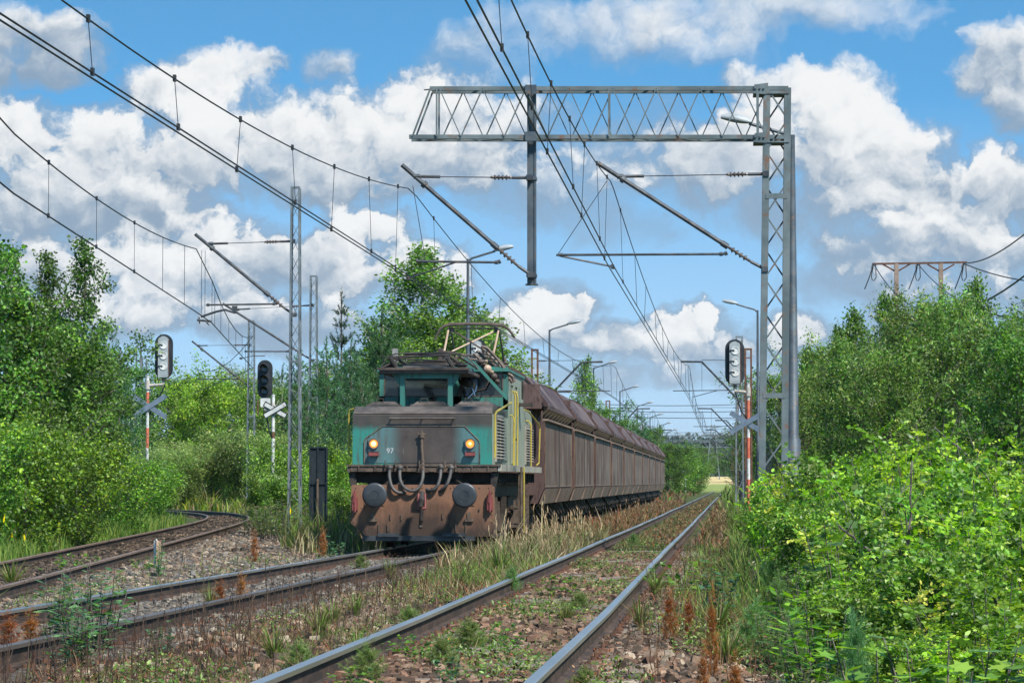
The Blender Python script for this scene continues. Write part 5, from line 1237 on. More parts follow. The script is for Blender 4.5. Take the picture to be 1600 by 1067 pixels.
# ================================================================ vegetation
def unit(v): return v/np.maximum(np.linalg.norm(v, axis=-1, keepdims=True), 1e-9)
def leaves(g, pos, size, cols, r, up=.5, asp=.62, mi=0, dirs=None):
    """diamond-shaped folded leaves: one quad each"""
    n = len(pos)
    nrm = unit(r.normal(0, 1, (n, 3))+np.array([0, 0, up*2]))
    t = unit(np.cross(nrm, r.normal(0, 1, (n, 3)))) if dirs is None else unit(dirs)
    b = unit(np.cross(nrm, t)); s = size*np.exp(r.normal(0, .22, n))[:, None] if np.isscalar(size) else size[:, None]
    nn = unit(np.cross(t, b))
    V = np.stack([pos, pos+t*s*.5+b*s*asp*.5+nn*s*.08, pos+t*s, pos+t*s*.5-b*s*asp*.5+nn*s*.08], 1).reshape(-1, 3)
    F = np.arange(n*4).reshape(n, 4); g.add(V, F, mi, cols); return g
def pal(cols, n, r, var=.25):
    cols = np.array(cols); c = cols[r.integers(0, len(cols), n)]
    return np.clip(c*np.exp(r.normal(0, var, (n, 1)))*(1+r.normal(0, .06, (n, 3))), .004, .9)
def skeleton(r, h, rad, base, limbs, prof, lift=.55, wob=.03, twigs=6, depth_len=.45, top=1.0):
    """trunk polyline, limbs, twigs; returns (tubes, twig anchor points)"""
    k = 9; z = np.linspace(0, h*top, k); tr = np.stack([np.cumsum(r.normal(0, wob, k))*h*.12, np.cumsum(r.normal(0, wob, k))*h*.12, z], 1); tr[:, :2] -= tr[0, :2]
    tubes = [(tr, np.linspace(.035, .004, k)*h*.42)]; anchors = []
    for i in range(limbs):
        f = base+(1-base)*((i+r.random())/limbs); zz = f*h*top
        p = np.array([np.interp(zz, z, tr[:, j]) for j in range(3)]); az = i*2.4+r.normal(0, .4)
        L = rad*prof(f)*math.exp(r.normal(0, .22)); el = lift*(1-.3*f)+r.normal(0, .12)
        m = 5; t = np.linspace(0, 1, m)[:, None]; d = np.array([math.cos(az)*math.cos(el), math.sin(az)*math.cos(el), math.sin(el)])
        q_ = p+d*L*t+np.array([0, 0, 1.])*(L*.22*t*t)+r.normal(0, .03*L, (m, 3))*t
        tubes.append((q_, np.linspace(.010, .0025, m)*h*.5*(1.2-f)))
        for j in range(twigs):
            s = r.uniform(.25, 1.0); a = np.array([np.interp(s, t[:, 0], q_[:, c]) for c in range(3)])
            dd = unit(d*.6+r.normal(0, .75, 3)+np.array([0, 0, .25])); tl = L*depth_len*r.uniform(.5, 1.1)*(1.1-.5*s)
            b = a+dd*tl; tubes.append((np.array([a, (a+b)/2+r.normal(0, .03*L, 3), b]), np.array([.004, .003, .0015])*h*.35)); anchors.append((a, b, dd))
    for j in range(twigs):
        a = tr[-3]+(tr[-1]-tr[-3])*r.random(); dd = unit(r.normal(0, .5, 3)+np.array([0, 0, 1.])); anchors.append((a, a+dd*rad*.35, dd))
    return tubes, anchors
def proto_tree(seed, h, rad, base, limbs, cols, leaf, nl, prof, lift=.55, sig=.16, barkm='bark', transl='leaf', twigs=7, wob=.03, up=.4, asp=.65, dl=.45, hang=0.):
    r = np.random.default_rng(seed); tubes, anc = skeleton(r, h, rad, base, limbs, prof, lift, wob, twigs, dl)
    gt = G()
    for i, (p, rr) in enumerate(tubes): gt.tube(p, rr, 7 if i == 0 else 4, 0, cap=(i == 0))
    n = nl; A = np.array([a for a, b, d in anc]); B_ = np.array([b for a, b, d in anc])
    w = np.linalg.norm(B_-A, axis=1)+.15*rad; w /= w.sum(); k = r.choice(len(anc), n, p=w); t = r.random(n)**.7
    pos = A[k]+(B_[k]-A[k])*t[:, None]*1.12+r.normal(0, sig*rad*.5, (n, 3))
    if hang: pos[:, 2] -= np.abs(r.normal(0, hang, n))
    clump = np.exp(r.normal(0, .32, len(anc)))[k][:, None]
    c = np.clip(pal(cols, n, r)*clump, .004, .6)
    gl = G(); leaves(gl, pos, leaf, c, r, up, asp)
    return gt, gl, barkm, transl
PROT = {}
def plant(kind, name, label, cat, x, y, z=None, s=1., sz=None, rot=None, group=None, partn=('trunk', 'crown')):
    """place an individual; geometry is shared between copies of one kind"""
    if z is None: z = float(gz(x, y))
    t = thing(name, label, cat, (x, y, z), group)
    if kind not in PROT:
        gt, gl, bm, lm = KINDS[kind]()
        a = gt.build(partn[0], bm, None); b = gl.build(partn[1], lm, None); PROT[kind] = (a.data, b.data); bpy.data.objects.remove(a); bpy.data.objects.remove(b)
    for nm, me in zip(partn, PROT[kind]):
        o = bpy.data.objects.new(nm, me); COL.objects.link(o); o.parent = t
    t.scale = (s, s, sz or s); t.rotation_euler = (0, 0, rng.uniform(0, 6.28) if rot is None else rot)
    return t
rnd = lambda f: math.sin(math.pi*min(1, max(0, (f-.02)*.98)))**.6 if f < .98 else .15
cone = lambda f: max(.12, 1.05-f)
birchp = lambda f: max(.16, math.sin(math.pi*(f*.85+.12))**.8*(1.15-.5*f))
GD = [(.06, .12, .028), (.08, .15, .035), (.05, .10, .026), (.10, .17, .04)]           # dark broadleaf
GM = [(.10, .20, .035), (.13, .24, .04), (.085, .165, .035), (.16, .26, .05)]              # mid green
GB = [(.23, .38, .035), (.30, .45, .045), (.15, .28, .03), (.36, .46, .07)]              # bright yellow green
GW = [(.20, .25, .03), (.25, .28, .045), (.16, .21, .03)]                               # yellow willow
GO = [(.21, .28, .09), (.27, .34, .12), (.16, .23, .07)]                                # olive grey
def pine(seed, h, rad, whorls=11, per=5, cols=((.055, .13, .065), (.075, .17, .08), (.10, .19, .07)), needle=.11, nn=20, sub=5, lift=.3, width=.013):
    r = np.random.default_rng(seed); gt = G(); z = np.linspace(0, h, 8); gt.tube(np.stack([r.normal(0, .02, 8), r.normal(0, .02, 8), z], 1), np.linspace(.03, .006, 8)*h*.35, 7)
    sh = []
    for i in range(whorls):
        f = .08+.88*i/whorls; L0 = rad*(1.05-f)**.8
        for k in range(per):
            az = 6.283*k/per+i*.7+r.normal(0, .2); el = lift+f*.5+r.normal(0, .1); d = np.array([math.cos(az)*math.cos(el), math.sin(az)*math.cos(el), math.sin(el)])
            L = L0*r.uniform(.7, 1.15); p = np.array([0, 0, f*h]); t = np.linspace(0, 1, 4)[:, None]; q_ = p+d*L*t+np.array([0, 0, .25*L])*t*t
            gt.tube(q_, np.linspace(.008, .003, 4)*h*.5*(1.1-f), 4, cap=False)
            for s in (np.linspace(.3, 1, sub) if f < .8 else (.6, 1.)):
                a = np.array([np.interp(s, t[:, 0], q_[:, c]) for c in range(3)])
                for _ in range(2 if s < 1 else 1):
                    dd = unit(d*(1.2 if s == 1 else .7)+r.normal(0, .5, 3)+np.array([0, 0, .6])); sh.append((a, dd, L*.3*r.uniform(.6, 1.1)+.08*rad))
    for _ in range(4): sh.append((np.array([0, 0, h*(.93+.02*_)]), unit(np.array([r.normal(0, .25), r.normal(0, .25), 1.])), .14*rad+.12))
    gl = G(); n = len(sh); A = np.array([a for a, d, l in sh]); D = np.array([d for a, d, l in sh]); Ls = np.array([l for a, d, l in sh])
    k = np.repeat(np.arange(n), nn); t = r.random(len(k)); base = A[k]+D[k]*(Ls[k]*t)[:, None]
    dirs = unit(D[k]*.75+r.normal(0, .6, (len(k), 3))); w = unit(np.cross(dirs, r.normal(0, 1, (len(k), 3))))*width; ln = needle*r.uniform(.7, 1.2, len(k))[:, None]
    V = np.stack([base-w, base+w, base+dirs*ln+w*.3, base+dirs*ln-w*.3], 1).reshape(-1, 3)
    c = pal(cols, len(k), r, .2)*np.exp(r.normal(0, .12, n))[k][:, None]
    gl.add(V, np.arange(len(k)*4).reshape(-1, 4), 0, np.clip(c, .004, .5)); return gt, gl, 'bark', 'leaf'
def compound(seed, h, rad, stems, nleaf, cols, lsize=.035, pairs=6, llen=.22, terminal=True):
    """shrub with arching stems and feathery compound leaves"""
    r = np.random.default_rng(seed); gt = G(); gl = G(); P_, D_, C_ = [], [], []
    for i in range(stems):
        az = r.uniform(0, 6.28); rr = rad*math.sqrt(r.random()); top = np.array([rr*math.cos(az), rr*math.sin(az), h*r.uniform(.55, 1.)*(1-.25*(rr/rad)**2)])
        b = np.array([top[0]*.35, top[1]*.35, 0]); m = 6; t = np.linspace(0, 1, m)[:, None]; st = b+(top-b)*t+np.array([top[0], top[1], 0])*.15*(t*t-t)+r.normal(0, .015, (m, 3))
        gt.tube(st, np.linspace(.013, .003, m)*(h/1.8), 5, cap=False)
        cb = np.exp(r.normal(0, .3)); cl = np.array(cols)[r.integers(0, len(cols))]
        for j in range(nleaf):
            s = r.uniform(.12, 1.); p = np.array([np.interp(s, t[:, 0], st[:, c]) for c in range(3)]); a = j*2.4+r.normal(0, .5)
            d = unit(np.array([math.cos(a), math.sin(a), r.uniform(-.7, 1.0)])); L = llen*r.uniform(.7, 1.3)
            side = unit(np.cross(d, np.array([0, 0, 1.]))+r.normal(0, .2, 3)); c = cl*cb*np.exp(r.normal(0, .16))*(.75+.35*s)
            for q_ in range(pairs):
                u_ = (q_+1.2)/(pairs+1); base = p+d*L*u_+np.array([0, 0, -.12*L*u_*u_])
                for sg in (-1, 1): P_.append(base); D_.append(side*sg+d*.35+r.normal(0, .22, 3)); C_.append(c)
            P_.append(p+d*L); D_.append(d); C_.append(c)
    P_, D_, C_ = np.array(P_), unit(np.array(D_)), np.array(C_); n = len(P_)
    s = lsize*np.exp(r.normal(0, .15, n))[:, None]; up = unit(np.array([0, 0, .8])+r.normal(0, .75, (n, 3))); b = unit(np.cross(up, D_))
    V = np.stack([P_, P_+D_*s*.3+b*s*.26, P_+D_*s*.75+b*s*.2, P_+D_*s, P_+D_*s*.75-b*s*.2, P_+D_*s*.3-b*s*.26], 1).reshape(-1, 3)
    gl.add(V, np.arange(n*6).reshape(n, 6), 0, np.clip(C_*np.exp(r.normal(0, .1, (n, 1))), .004, .6)); return gt, gl, 'bark', 'leaf'
def broad(seed, h, rad, stems, nleaf, cols, size=.09, lobes=5):
    """weedy shrub with broad lobed or lance leaves"""
    r = np.random.default_rng(seed); gt = G(); gl = G(); Vs, Cs = [], []; nv = 0
    if lobes > 1:
        shape = []
        for k in range(2*lobes+1):
            a = -2.3+4.6*k/(2*lobes); shape.append(((1. if k % 2 == 0 else .62)*(1-.25*abs(a)/2.3)*math.sin(a), .35+(1. if k % 2 == 0 else .62)*(1-.25*abs(a)/2.3)*math.cos(a)))
        shape = np.array([(0, 0)]+shape)*.62
    else: shape = np.array([(0, 0), (.13, .25), (.15, .5), (.08, .8), (0, 1.05), (-.08, .8), (-.15, .5), (-.13, .25)])
    for i in range(stems):
        az = r.uniform(0, 6.28); rr = rad*math.sqrt(r.random()); top = np.array([rr*math.cos(az), rr*math.sin(az), h*r.uniform(.5, 1.)]); b = np.array([top[0]*.5, top[1]*.5, 0]); m = 4; t = np.linspace(0, 1, m)[:, None]
        st = b+(top-b)*t+r.normal(0, .01, (m, 3)); gt.tube(st, np.linspace(.0055, .002, m)*(h+.3), 4, cap=False)
        for j in range(nleaf):
            s = r.uniform(.15, 1.); p = np.array([np.interp(s, t[:, 0], st[:, c]) for c in range(3)]); a = j*2.4+r.normal(0, .4); d = unit(np.array([math.cos(a), math.sin(a), r.uniform(-.2, .6)])); up = unit(np.array([0, 0, 1.])+r.normal(0, .4, 3)); bb = unit(np.cross(up, d)); S_ = size*r.uniform(.6, 1.3)
            V = p+d*S_*.2+(shape[:, 1:2]*d+shape[:, 0:1]*bb)*S_+np.cross(d, bb)*S_*.12*np.abs(shape[:, 0:1]); Vs.append(V); Cs.append(np.array(cols)[r.integers(0, len(cols))]*np.exp(r.normal(0, .2)))
    V = np.vstack(Vs); k = len(shape); gl.add(V, np.arange(len(V)).reshape(-1, k), 0, np.array(Cs)); return gt, gl, 'bark', 'leaf'
def tuft(seed, n=90, h=.34, cols=((.085, .15, .03), (.12, .18, .04), (.18, .18, .07), (.24, .19, .10))):
    """clump of arching grass blades on a small dry base"""
    r = np.random.default_rng(seed); gt = G(); gl = G()
    for i in range(26):
        a = r.uniform(0, 6.28); q_ = np.array([math.cos(a), math.sin(a), 0])*.05*r.random(); gt.tube([q_, q_*2+np.array([0, 0, .05]), q_*4+np.array([0, 0, .09])], [.004, .003, .001], 3, cap=False)
    for i in range(n):
        a = r.uniform(0, 6.28); d = np.array([math.cos(a), math.sin(a), 0]); s = np.array([-d[1], d[0], 0]); hh = h*r.uniform(.45, 1.1); ln = r.uniform(.15, .9)*hh; w = .006; b = d*.05*r.random()
        t = np.array([0, .35, .7, 1.]); P_ = b+np.outer(t**1.6*ln, d)+np.outer(hh*(t-.32*t*t*(ln/hh))*1.1, [0, 0, 1.]); W = np.array([1, .9, .6, .1])*w
        gl.add(np.vstack([P_+np.outer(W, s), P_-np.outer(W, s)]), [(k, k+1, k+5, k+4) for k in range(3)], 0, np.array(cols)[r.integers(0, len(cols))]*math.exp(r.normal(0, .2)))
    return gt, gl, 'bark', 'grass'
KINDS = {
 'dark_a': lambda: proto_tree(11, 7.4, 2.1, .05, 46, GD+GM[:2], .12, 17000, rnd, sig=.13),
 'dark_b': lambda: proto_tree(12, 7.0, 2.4, .04, 50, GD+GM, .12, 18000, rnd, sig=.13),
 'sparse': lambda: proto_tree(13, 7.6, 1.25, .1, 34, GD+GM[:1], .085, 9000, birchp, lift=.75, sig=.16, twigs=6),
 'birch': lambda: proto_tree(14, 10.5, 2.6, .08, 60, GM+[(.15, .25, .05)], .12, 19000, birchp, lift=.75, sig=.13, barkm='birch'),
 'birch_b': lambda: proto_tree(15, 9.0, 2.2, .1, 44, GM+GB[2:3], .12, 13000, birchp, lift=.75, sig=.14, barkm='birch'),
 'bright': lambda: proto_tree(16, 5.4, 2.4, .03, 40, [(.13, .24, .035), (.18, .31, .04), (.23, .35, .05)], .12, 15000, lambda f: .45+.75*math.sin(math.pi*f*.8+.3)*(1-f*.6), lift=.6, sig=.12),
 'willow': lambda: proto_tree(17, 8.0, 2.9, .05, 44, GW, .15, 17000, rnd, lift=.8, sig=.16, asp=.3),
 'olive': lambda: proto_tree(18, 2.9, 1.7, .02, 44, GO, .12, 11000, rnd, lift=.9, sig=.16, asp=.3),
 'bush_dull': lambda: proto_tree(22, 1.3, .8, .03, 30, [(.12, .22, .04), (.16, .28, .045), (.09, .17, .035), (.2, .28, .06)], .06, 7500, rnd, lift=.8, sig=.16),
 'goldenrod': lambda: broad(49, 1.0, .45, 20, 34, [(.10, .17, .045), (.14, .21, .05), (.08, .13, .04), (.17, .16, .07)], .07, 1),
 'willow_r': lambda: proto_tree(19, 6.6, 2.0, .05, 50, [(.10, .185, .04), (.15, .23, .05), (.19, .23, .06), (.11, .2, .05)], .12, 15000, rnd, lift=.85, sig=.14, asp=.38),
 'birch_r': lambda: proto_tree(20, 6.8, 1.7, .06, 44, GD+GM+GM, .095, 13000, birchp, lift=.8, sig=.14, barkm='birch'),
 'low': lambda: proto_tree(21, 2.6, 1.6, .02, 34, GM+GB[:1], .09, 11000, rnd, lift=.6, sig=.2),
 'pine_a': lambda: pine(31, 6.5, 1.9, 12, 6), 'pine_b': lambda: pine(32, 7.5, 2.0, 14, 6, nn=22),
 'pine_thin': lambda: pine(33, 8.2, 1.35, 13, 4, nn=22, sub=4, cols=((.03, .065, .035), (.045, .085, .045)), lift=.35),
 'pine_sap': lambda: pine(34, .9, .38, 7, 5, nn=34, sub=4, needle=.075, width=.0022, cols=((.10, .21, .08), (.14, .26, .09), (.19, .26, .09))),
 'pine_sap2': lambda: pine(37, .6, .35, 5, 5, nn=40, sub=4, needle=.07, width=.0022, cols=((.12, .20, .07), (.17, .23, .08), (.25, .26, .09))),
 'pine_fg': lambda: pine(35, 1.25, .36, 6, 3, nn=60, sub=3, needle=.10, width=.0016, lift=.8, cols=((.08, .20, .09), (.11, .26, .11), (.16, .3, .12))),
 'dead_pine': lambda: pine(36, .55, .14, 5, 3, nn=26, sub=3, needle=.06, width=.0018, cols=((.36, .14, .05), (.46, .21, .08), (.25, .09, .04)), lift=.7),
 'robinia_a': lambda: compound(41, 2.0, .95, 40, 20, GB+[(.13, .25, .03)], .052, 8, .32),
 'robinia_b': lambda: compound(42, 1.7, .9, 36, 20, GB+GM[1:2], .054, 8, .32),
 'rowan': lambda: compound(43, 1.9, 1.0, 38, 22, [(.13, .29, .03), (.18, .36, .035), (.10, .22, .03)], .07, 5, .22),
 'maple': lambda: broad(44, 1.3, .55, 18, 20, [(.13, .25, .04), (.2, .32, .05), (.1, .19, .05)], .11, 5),
 'lance': lambda: broad(45, 1.1, .4, 20, 26, [(.12, .26, .03), (.19, .35, .04), (.09, .2, .03)], .12, 1),
 'weed': lambda: broad(46, .7, .26, 14, 24, [(.10, .21, .09), (.14, .27, .11), (.08, .16, .07)], .07, 1),
 'thistle': lambda: broad(47, .55, .22, 8, 16, [(.06, .15, .07), (.09, .19, .09)], .06, 5),
 'tuft': lambda: tuft(50),
 'vine': lambda: broad(48, .28, .3, 12, 10, [(.10, .2, .03), (.16, .25, .04), (.07, .14, .03)], .05, 3),
}
Tg = 'trees left of the line'; Rg = 'trees right of the line'
def at(px, d, off=0.): return P(px, 750, d)[0]+off
# (kind, px, distance, scale, vertical scale, name, label, category)
LT = [
 ('sparse', 14, 73, .98, .98, 'deciduous_tree', 'sparse-topped young tree cut by the left edge of the photo'),
 ('sparse', 72, 69, .95, .92, 'deciduous_tree', 'slender young tree with dark loose top, second from the left edge'),
 ('sparse', 128, 67, .98, .94, 'deciduous_tree', 'slender dark young tree whose top leans towards the wires at the left'),
 ('dark_a', 20, 64, .80, .74, 'deciduous_tree', 'dense dark green bushy tree at the left edge of the picture'),
 ('dark_b', 78, 66, .74, .70, 'deciduous_tree', 'broad dark green bushy tree behind the low left maple scrub'),
 ('dark_a', 135, 73, .66, .64, 'deciduous_tree', 'bushy dark tree sloping down to the curved siding'),
 ('dark_b', -60, 62, .9, .9, 'deciduous_tree', 'leafy dark tree just entering at the lower left edge'),
 ('pine_a', 186, 80, .62, .78, 'pine_tree', 'blue-green young pine left of the white-backed signal'),
 ('pine_a', 165, 90, .85, 1.0, 'pine_tree', 'pine top rising between the leafy trees and the left signal'),
 ('low', 40, 58, .85, .85, 'shrub', 'low leafy maple scrub at the lower left corner of the trees'),
 ('low', 120, 62, .8, .75, 'shrub', 'leafy shrub beside the near curve of the siding'),
 ('low', -30, 55, .8, .8, 'shrub', 'leafy shrub touching the left edge above the siding rail'),
 ('low', 190, 76, .75, .65, 'shrub', 'green shrub at the foot of the left white-backed signal'),
 ('low', 232, 95, .8, .6, 'shrub', 'roundish shrub to the right of the left signal pole'),
 ('dark_b', 275, 172, 1.0, 1.02, 'deciduous_tree', 'dark tree behind the bright green one, right of the left signal'),
 ('dark_a', 205, 150, .9, .98, 'deciduous_tree', 'dark tree behind the left white-backed signal'),
 ('pine_b', 232, 175, 1.0, 1.02, 'pine_tree', 'pine behind the left signal, its top near the signal board'),
 ('pine_a', 295, 182, 1.1, 1.25, 'pine_tree', 'pine standing behind the left end of the bright green tree'),
 ('bright', 312, 162, 1.2, 1.22, 'deciduous_tree', 'bright green spreading tree between the two left signals'),
 ('bright', 352, 166, 1.2, 1.22, 'deciduous_tree', 'bright green tree just left of the dark-lens signal'),
 ('willow', 382, 185, .95, .98, 'willow_tree', 'yellow-green willow behind the dark-lens signal'),
 ('willow', 410, 190, .8, .85, 'willow_tree', 'smaller yellow-green willow right of the dark-lens signal head'),
 ('pine_b', 440, 150, 1.1, 1.0, 'pine_tree', 'dark pine behind the tallest lattice mast'),
 ('dark_b', 440, 140, .9, .82, 'deciduous_tree', 'dark leafy tree filling the gap behind the tallest lattice mast'),
 ('birch_b', 500, 125, .8, .72, 'birch_tree', 'light birch low behind the slender pointed pine'),
 ('birch_b', 585, 122, .8, .86, 'birch_tree', 'birch between the tall bushy pine and the tallest birch'),
 ('pine_a', 345, 190, 1.1, 1.3, 'pine_tree', 'pine between the bright green tree and the yellow-green willow'),
 ('dark_a', 300, 185, .9, 1.05, 'deciduous_tree', 'dark tree whose crown shows above the bright green tree'),
 ('pine_a', 465, 128, 1.05, 1.12, 'pine_tree', 'pine between the two nearest lattice masts'),
 ('pine_thin', 533, 108, 1.02, 1.06, 'pine_tree', 'slender pine with a bare pointed top against the clouds'),
 ('pine_a', 510, 100, .95, .98, 'pine_tree', 'bushy blue-green pine right of the black signboard mast'),
 ('pine_b', 548, 102, .92, .86, 'pine_tree', 'bushy pine right behind the slender pointed pine'),
 ('pine_b', 596, 100, 1.25, 1.0, 'pine_tree', 'tall bushy pine left of the big birch'),
 ('pine_a', 525, 88, .62, .62, 'pine_tree', 'small pine beside the left front corner of the locomotive'),
 ('pine_a', 565, 90, .72, .75, 'pine_tree', 'pine rising directly behind the left cab corner'),
 ('pine_a', 480, 92, .62, .66, 'pine_tree', 'young pine behind the tall black signboard'),
 ('birch', 650, 112, 1.25, .99, 'birch_tree', 'tall airy birch above the locomotive cab'),
 ('birch_b', 610, 116, 1.15, .88, 'birch_tree', 'birch left of the tallest one above the cab'),
 ('birch_b', 712, 114, 1.25, .97, 'birch_tree', 'birch behind the raised pantograph'),
 ('birch_b', 762, 120, 1.15, .92, 'birch_tree', 'lower birch right of the raised pantograph'),
 ('birch_b', 680, 108, 1.2, .85, 'birch_tree', 'lighter birch filling the gap behind the folded pantograph'),
 ('birch_b', 800, 135, .75, .72, 'birch_tree', 'birch behind the nearest rusty mast above the train'),
 ('dark_a', 850, 150, .6, .68, 'deciduous_tree', 'tree peeping over the first wagon hood'),
 ('birch_b', 914, 170, .65, .95, 'birch_tree', 'pointed birch above the middle of the train'),
 ('dark_a', 945, 185, .65, .80, 'deciduous_tree', 'green tree right of the pointed birch above the train'),
 ('dark_b', 972, 205, .6, .80, 'deciduous_tree', 'green tree farther along above the wagons'),
 ('pine_a', 1003, 250, 1.2, 1.15, 'pine_tree', 'small pine silhouette above the last wagons'),
 ('dark_b', 1020, 300, .9, .95, 'deciduous_tree', 'distant dark tree just beyond the last wagon'),
 ('dark_b', 1046, 262, .9, .66, 'deciduous_tree', 'rounded dark bush at the tail of the train'),
 ('low', 1062, 270, 1.2, 1.3, 'shrub', 'green bush beside the far crossed signal'),
 ('dark_a', 1076, 330, .8, .50, 'deciduous_tree', 'round green bush left of the far meadow'),
 ('low', 1090, 345, 1.4, 1.1, 'shrub', 'last green bush before the far meadow'),
]
for i, (k, px, d, s, sz, nm, lab) in enumerate(LT):
    plant(k, nm, lab, nm.replace('_', ' ').replace('deciduous tree', 'tree'), at(px, d), d, EYE-1.5 if d < 400 else None, s, sz, group=Tg)
LS = [('olive', 372, 141, 1.15, 1.1, 'pale olive willow shrub at the bend of the siding'), ('olive', 330, 143, 1.15, .85, 'grey-olive shrub left of the siding bend'), ('olive', 290, 140, 1.2, .95, 'dull olive shrub below the bright green tree'),
 ('olive', 408, 138, 1.1, 1.1, 'olive shrub under the dark-lens signal'), ('olive', 262, 137, 1.1, .85, 'olive shrub beyond the pole of the left white-backed signal'), ('low', 350, 146, 1.1, 1.15, 'fresh green shrub between the two olive ones at the siding bend'), ('olive', 436, 118, .95, .95, 'olive shrub right of the dark-lens signal pole'),
 ('low', 447, 92, .75, .8, 'light green shrub between signal pole and tallest lattice mast'), ('olive', 200, 84, .6, .6, 'olive shrub where the siding passes the left signal'),
 ('low', 470, 84, .6, .7, 'small green shrub at the foot of the tallest lattice mast'), ('low', 530, 82, .6, .75, 'small shrub between signboard and locomotive'),
 ('low', 505, 80, .55, .6, 'leafy shrub right behind the black signboard'), ('bush_dull', 412, 80, .9, 1.0, 'rounded weedy shrub left of the dark-lens signal pole foot'), ('bush_dull', 440, 76, .85, .95, 'weedy shrub between signal pole foot and lattice mast foot'),
 ('goldenrod', 425, 72, 1.4, 1.15, 'tall yellowish weed clump at the signal pole foot'), ('goldenrod', 455, 70, 1.5, 1.2, 'tall weed clump in front of the tallest lattice mast'), ('goldenrod', 476, 68, 1.3, 1.1, 'tall weed clump left of the black signboard'), ('goldenrod', 522, 66, 1.3, 1.1, 'tall weed clump between signboard and buffer beam'), ('goldenrod', 395, 78, 1.3, 1.0, 'yellowish weed clump nearest the siding bend'), ('bush_dull', 535, 70, .6, .75, 'weedy shrub touching the left end of the locomotive')]
for k, px, d, s, sz, lab in LS: plant(k, 'shrub', lab, 'shrub', at(px, d), d, EYE-1.5, s, sz, group='shrubs around the siding')
RT = [
 ('pine_a', 1180, 260, 1.3, 1.3, 'pine_tree', 'dark pine behind the right-hand crossed signal'),
 ('pine_b', 1160, 330, 1.3, 1.1, 'pine_tree', 'farther dark pine left of the right-hand signal pole'),
 ('dark_a', 1172, 200, .8, .72, 'deciduous_tree', 'dark tree glimpsed between the signal pole and the gantry mast'),
 ('dark_b', 1215, 150, .95, .95, 'deciduous_tree', 'tree seen through the lattice of the gantry mast'),
 ('birch_r', 1262, 112, .85, .96, 'deciduous_tree', 'dark tree just right of the lamp pole'),
 ('dark_b', 1298, 105, .62, .85, 'deciduous_tree', 'leafy tree second right of the lamp pole'),
 ('birch_r', 1338, 84, .8, .94, 'birch_tree', 'birch rising left of the twin-post power pole'),
 ('birch_r', 1385, 88, .9, 1.04, 'birch_tree', 'tallest birch, in front of the left post of the power pole'),
 ('willow_r', 1300, 80, .72, .78, 'willow_tree', 'olive-green willow low behind the bright roadside shrubs'),
 ('willow_r', 1430, 74, .8, .88, 'willow_tree', 'olive willow below the crossbar of the power pole'),
 ('willow_r', 1490, 70, .75, .86, 'willow_tree', 'willow right of the twin-post power pole'),
 ('birch_r', 1525, 76, .75, .98, 'birch_tree', 'dark-topped tree right of the power pole crossbar'),
 ('willow_r', 1560, 64, .7, .72, 'willow_tree', 'olive willow near the right edge of the photo'),
 ('willow_r', 1615, 66, .8, .78, 'willow_tree', 'willow cut by the right edge of the photo'),
 ('dark_b', 1350, 70, .62, .62, 'deciduous_tree', 'dark rounded tree low among the right-hand willows'),
 ('dark_a', 1420, 64, .6, .6, 'deciduous_tree', 'dark shrubby tree just above the bright thicket'),
 ('willow_r', 1390, 60, .62, .6, 'willow_tree', 'small olive willow in the middle of the right-hand scrub'),
 ('dark_b', 1590, 58, .6, .6, 'deciduous_tree', 'dark shrubby tree low at the right edge'),
 ('birch_r', 1455, 80, .7, .92, 'birch_tree', 'slim birch between the two posts of the power pole'),
 ('birch_r', 1500, 82, .6, .96, 'birch_tree', 'slim birch under the right end of the crossbar'),
 ('birch_r', 1310, 96, .6, .96, 'birch_tree', 'slim dark birch halfway up the slope of treetops'),
 ('willow_r', 1255, 74, .5, .62, 'willow_tree', 'small willow at the foot of the lamp pole'),
]
for k, px, d, s, sz, nm, lab in RT: plant(k, nm, lab, nm.replace('_', ' ').replace('deciduous tree', 'tree'), at(px, d), d, EYE-1.6, s, sz, group=Rg)
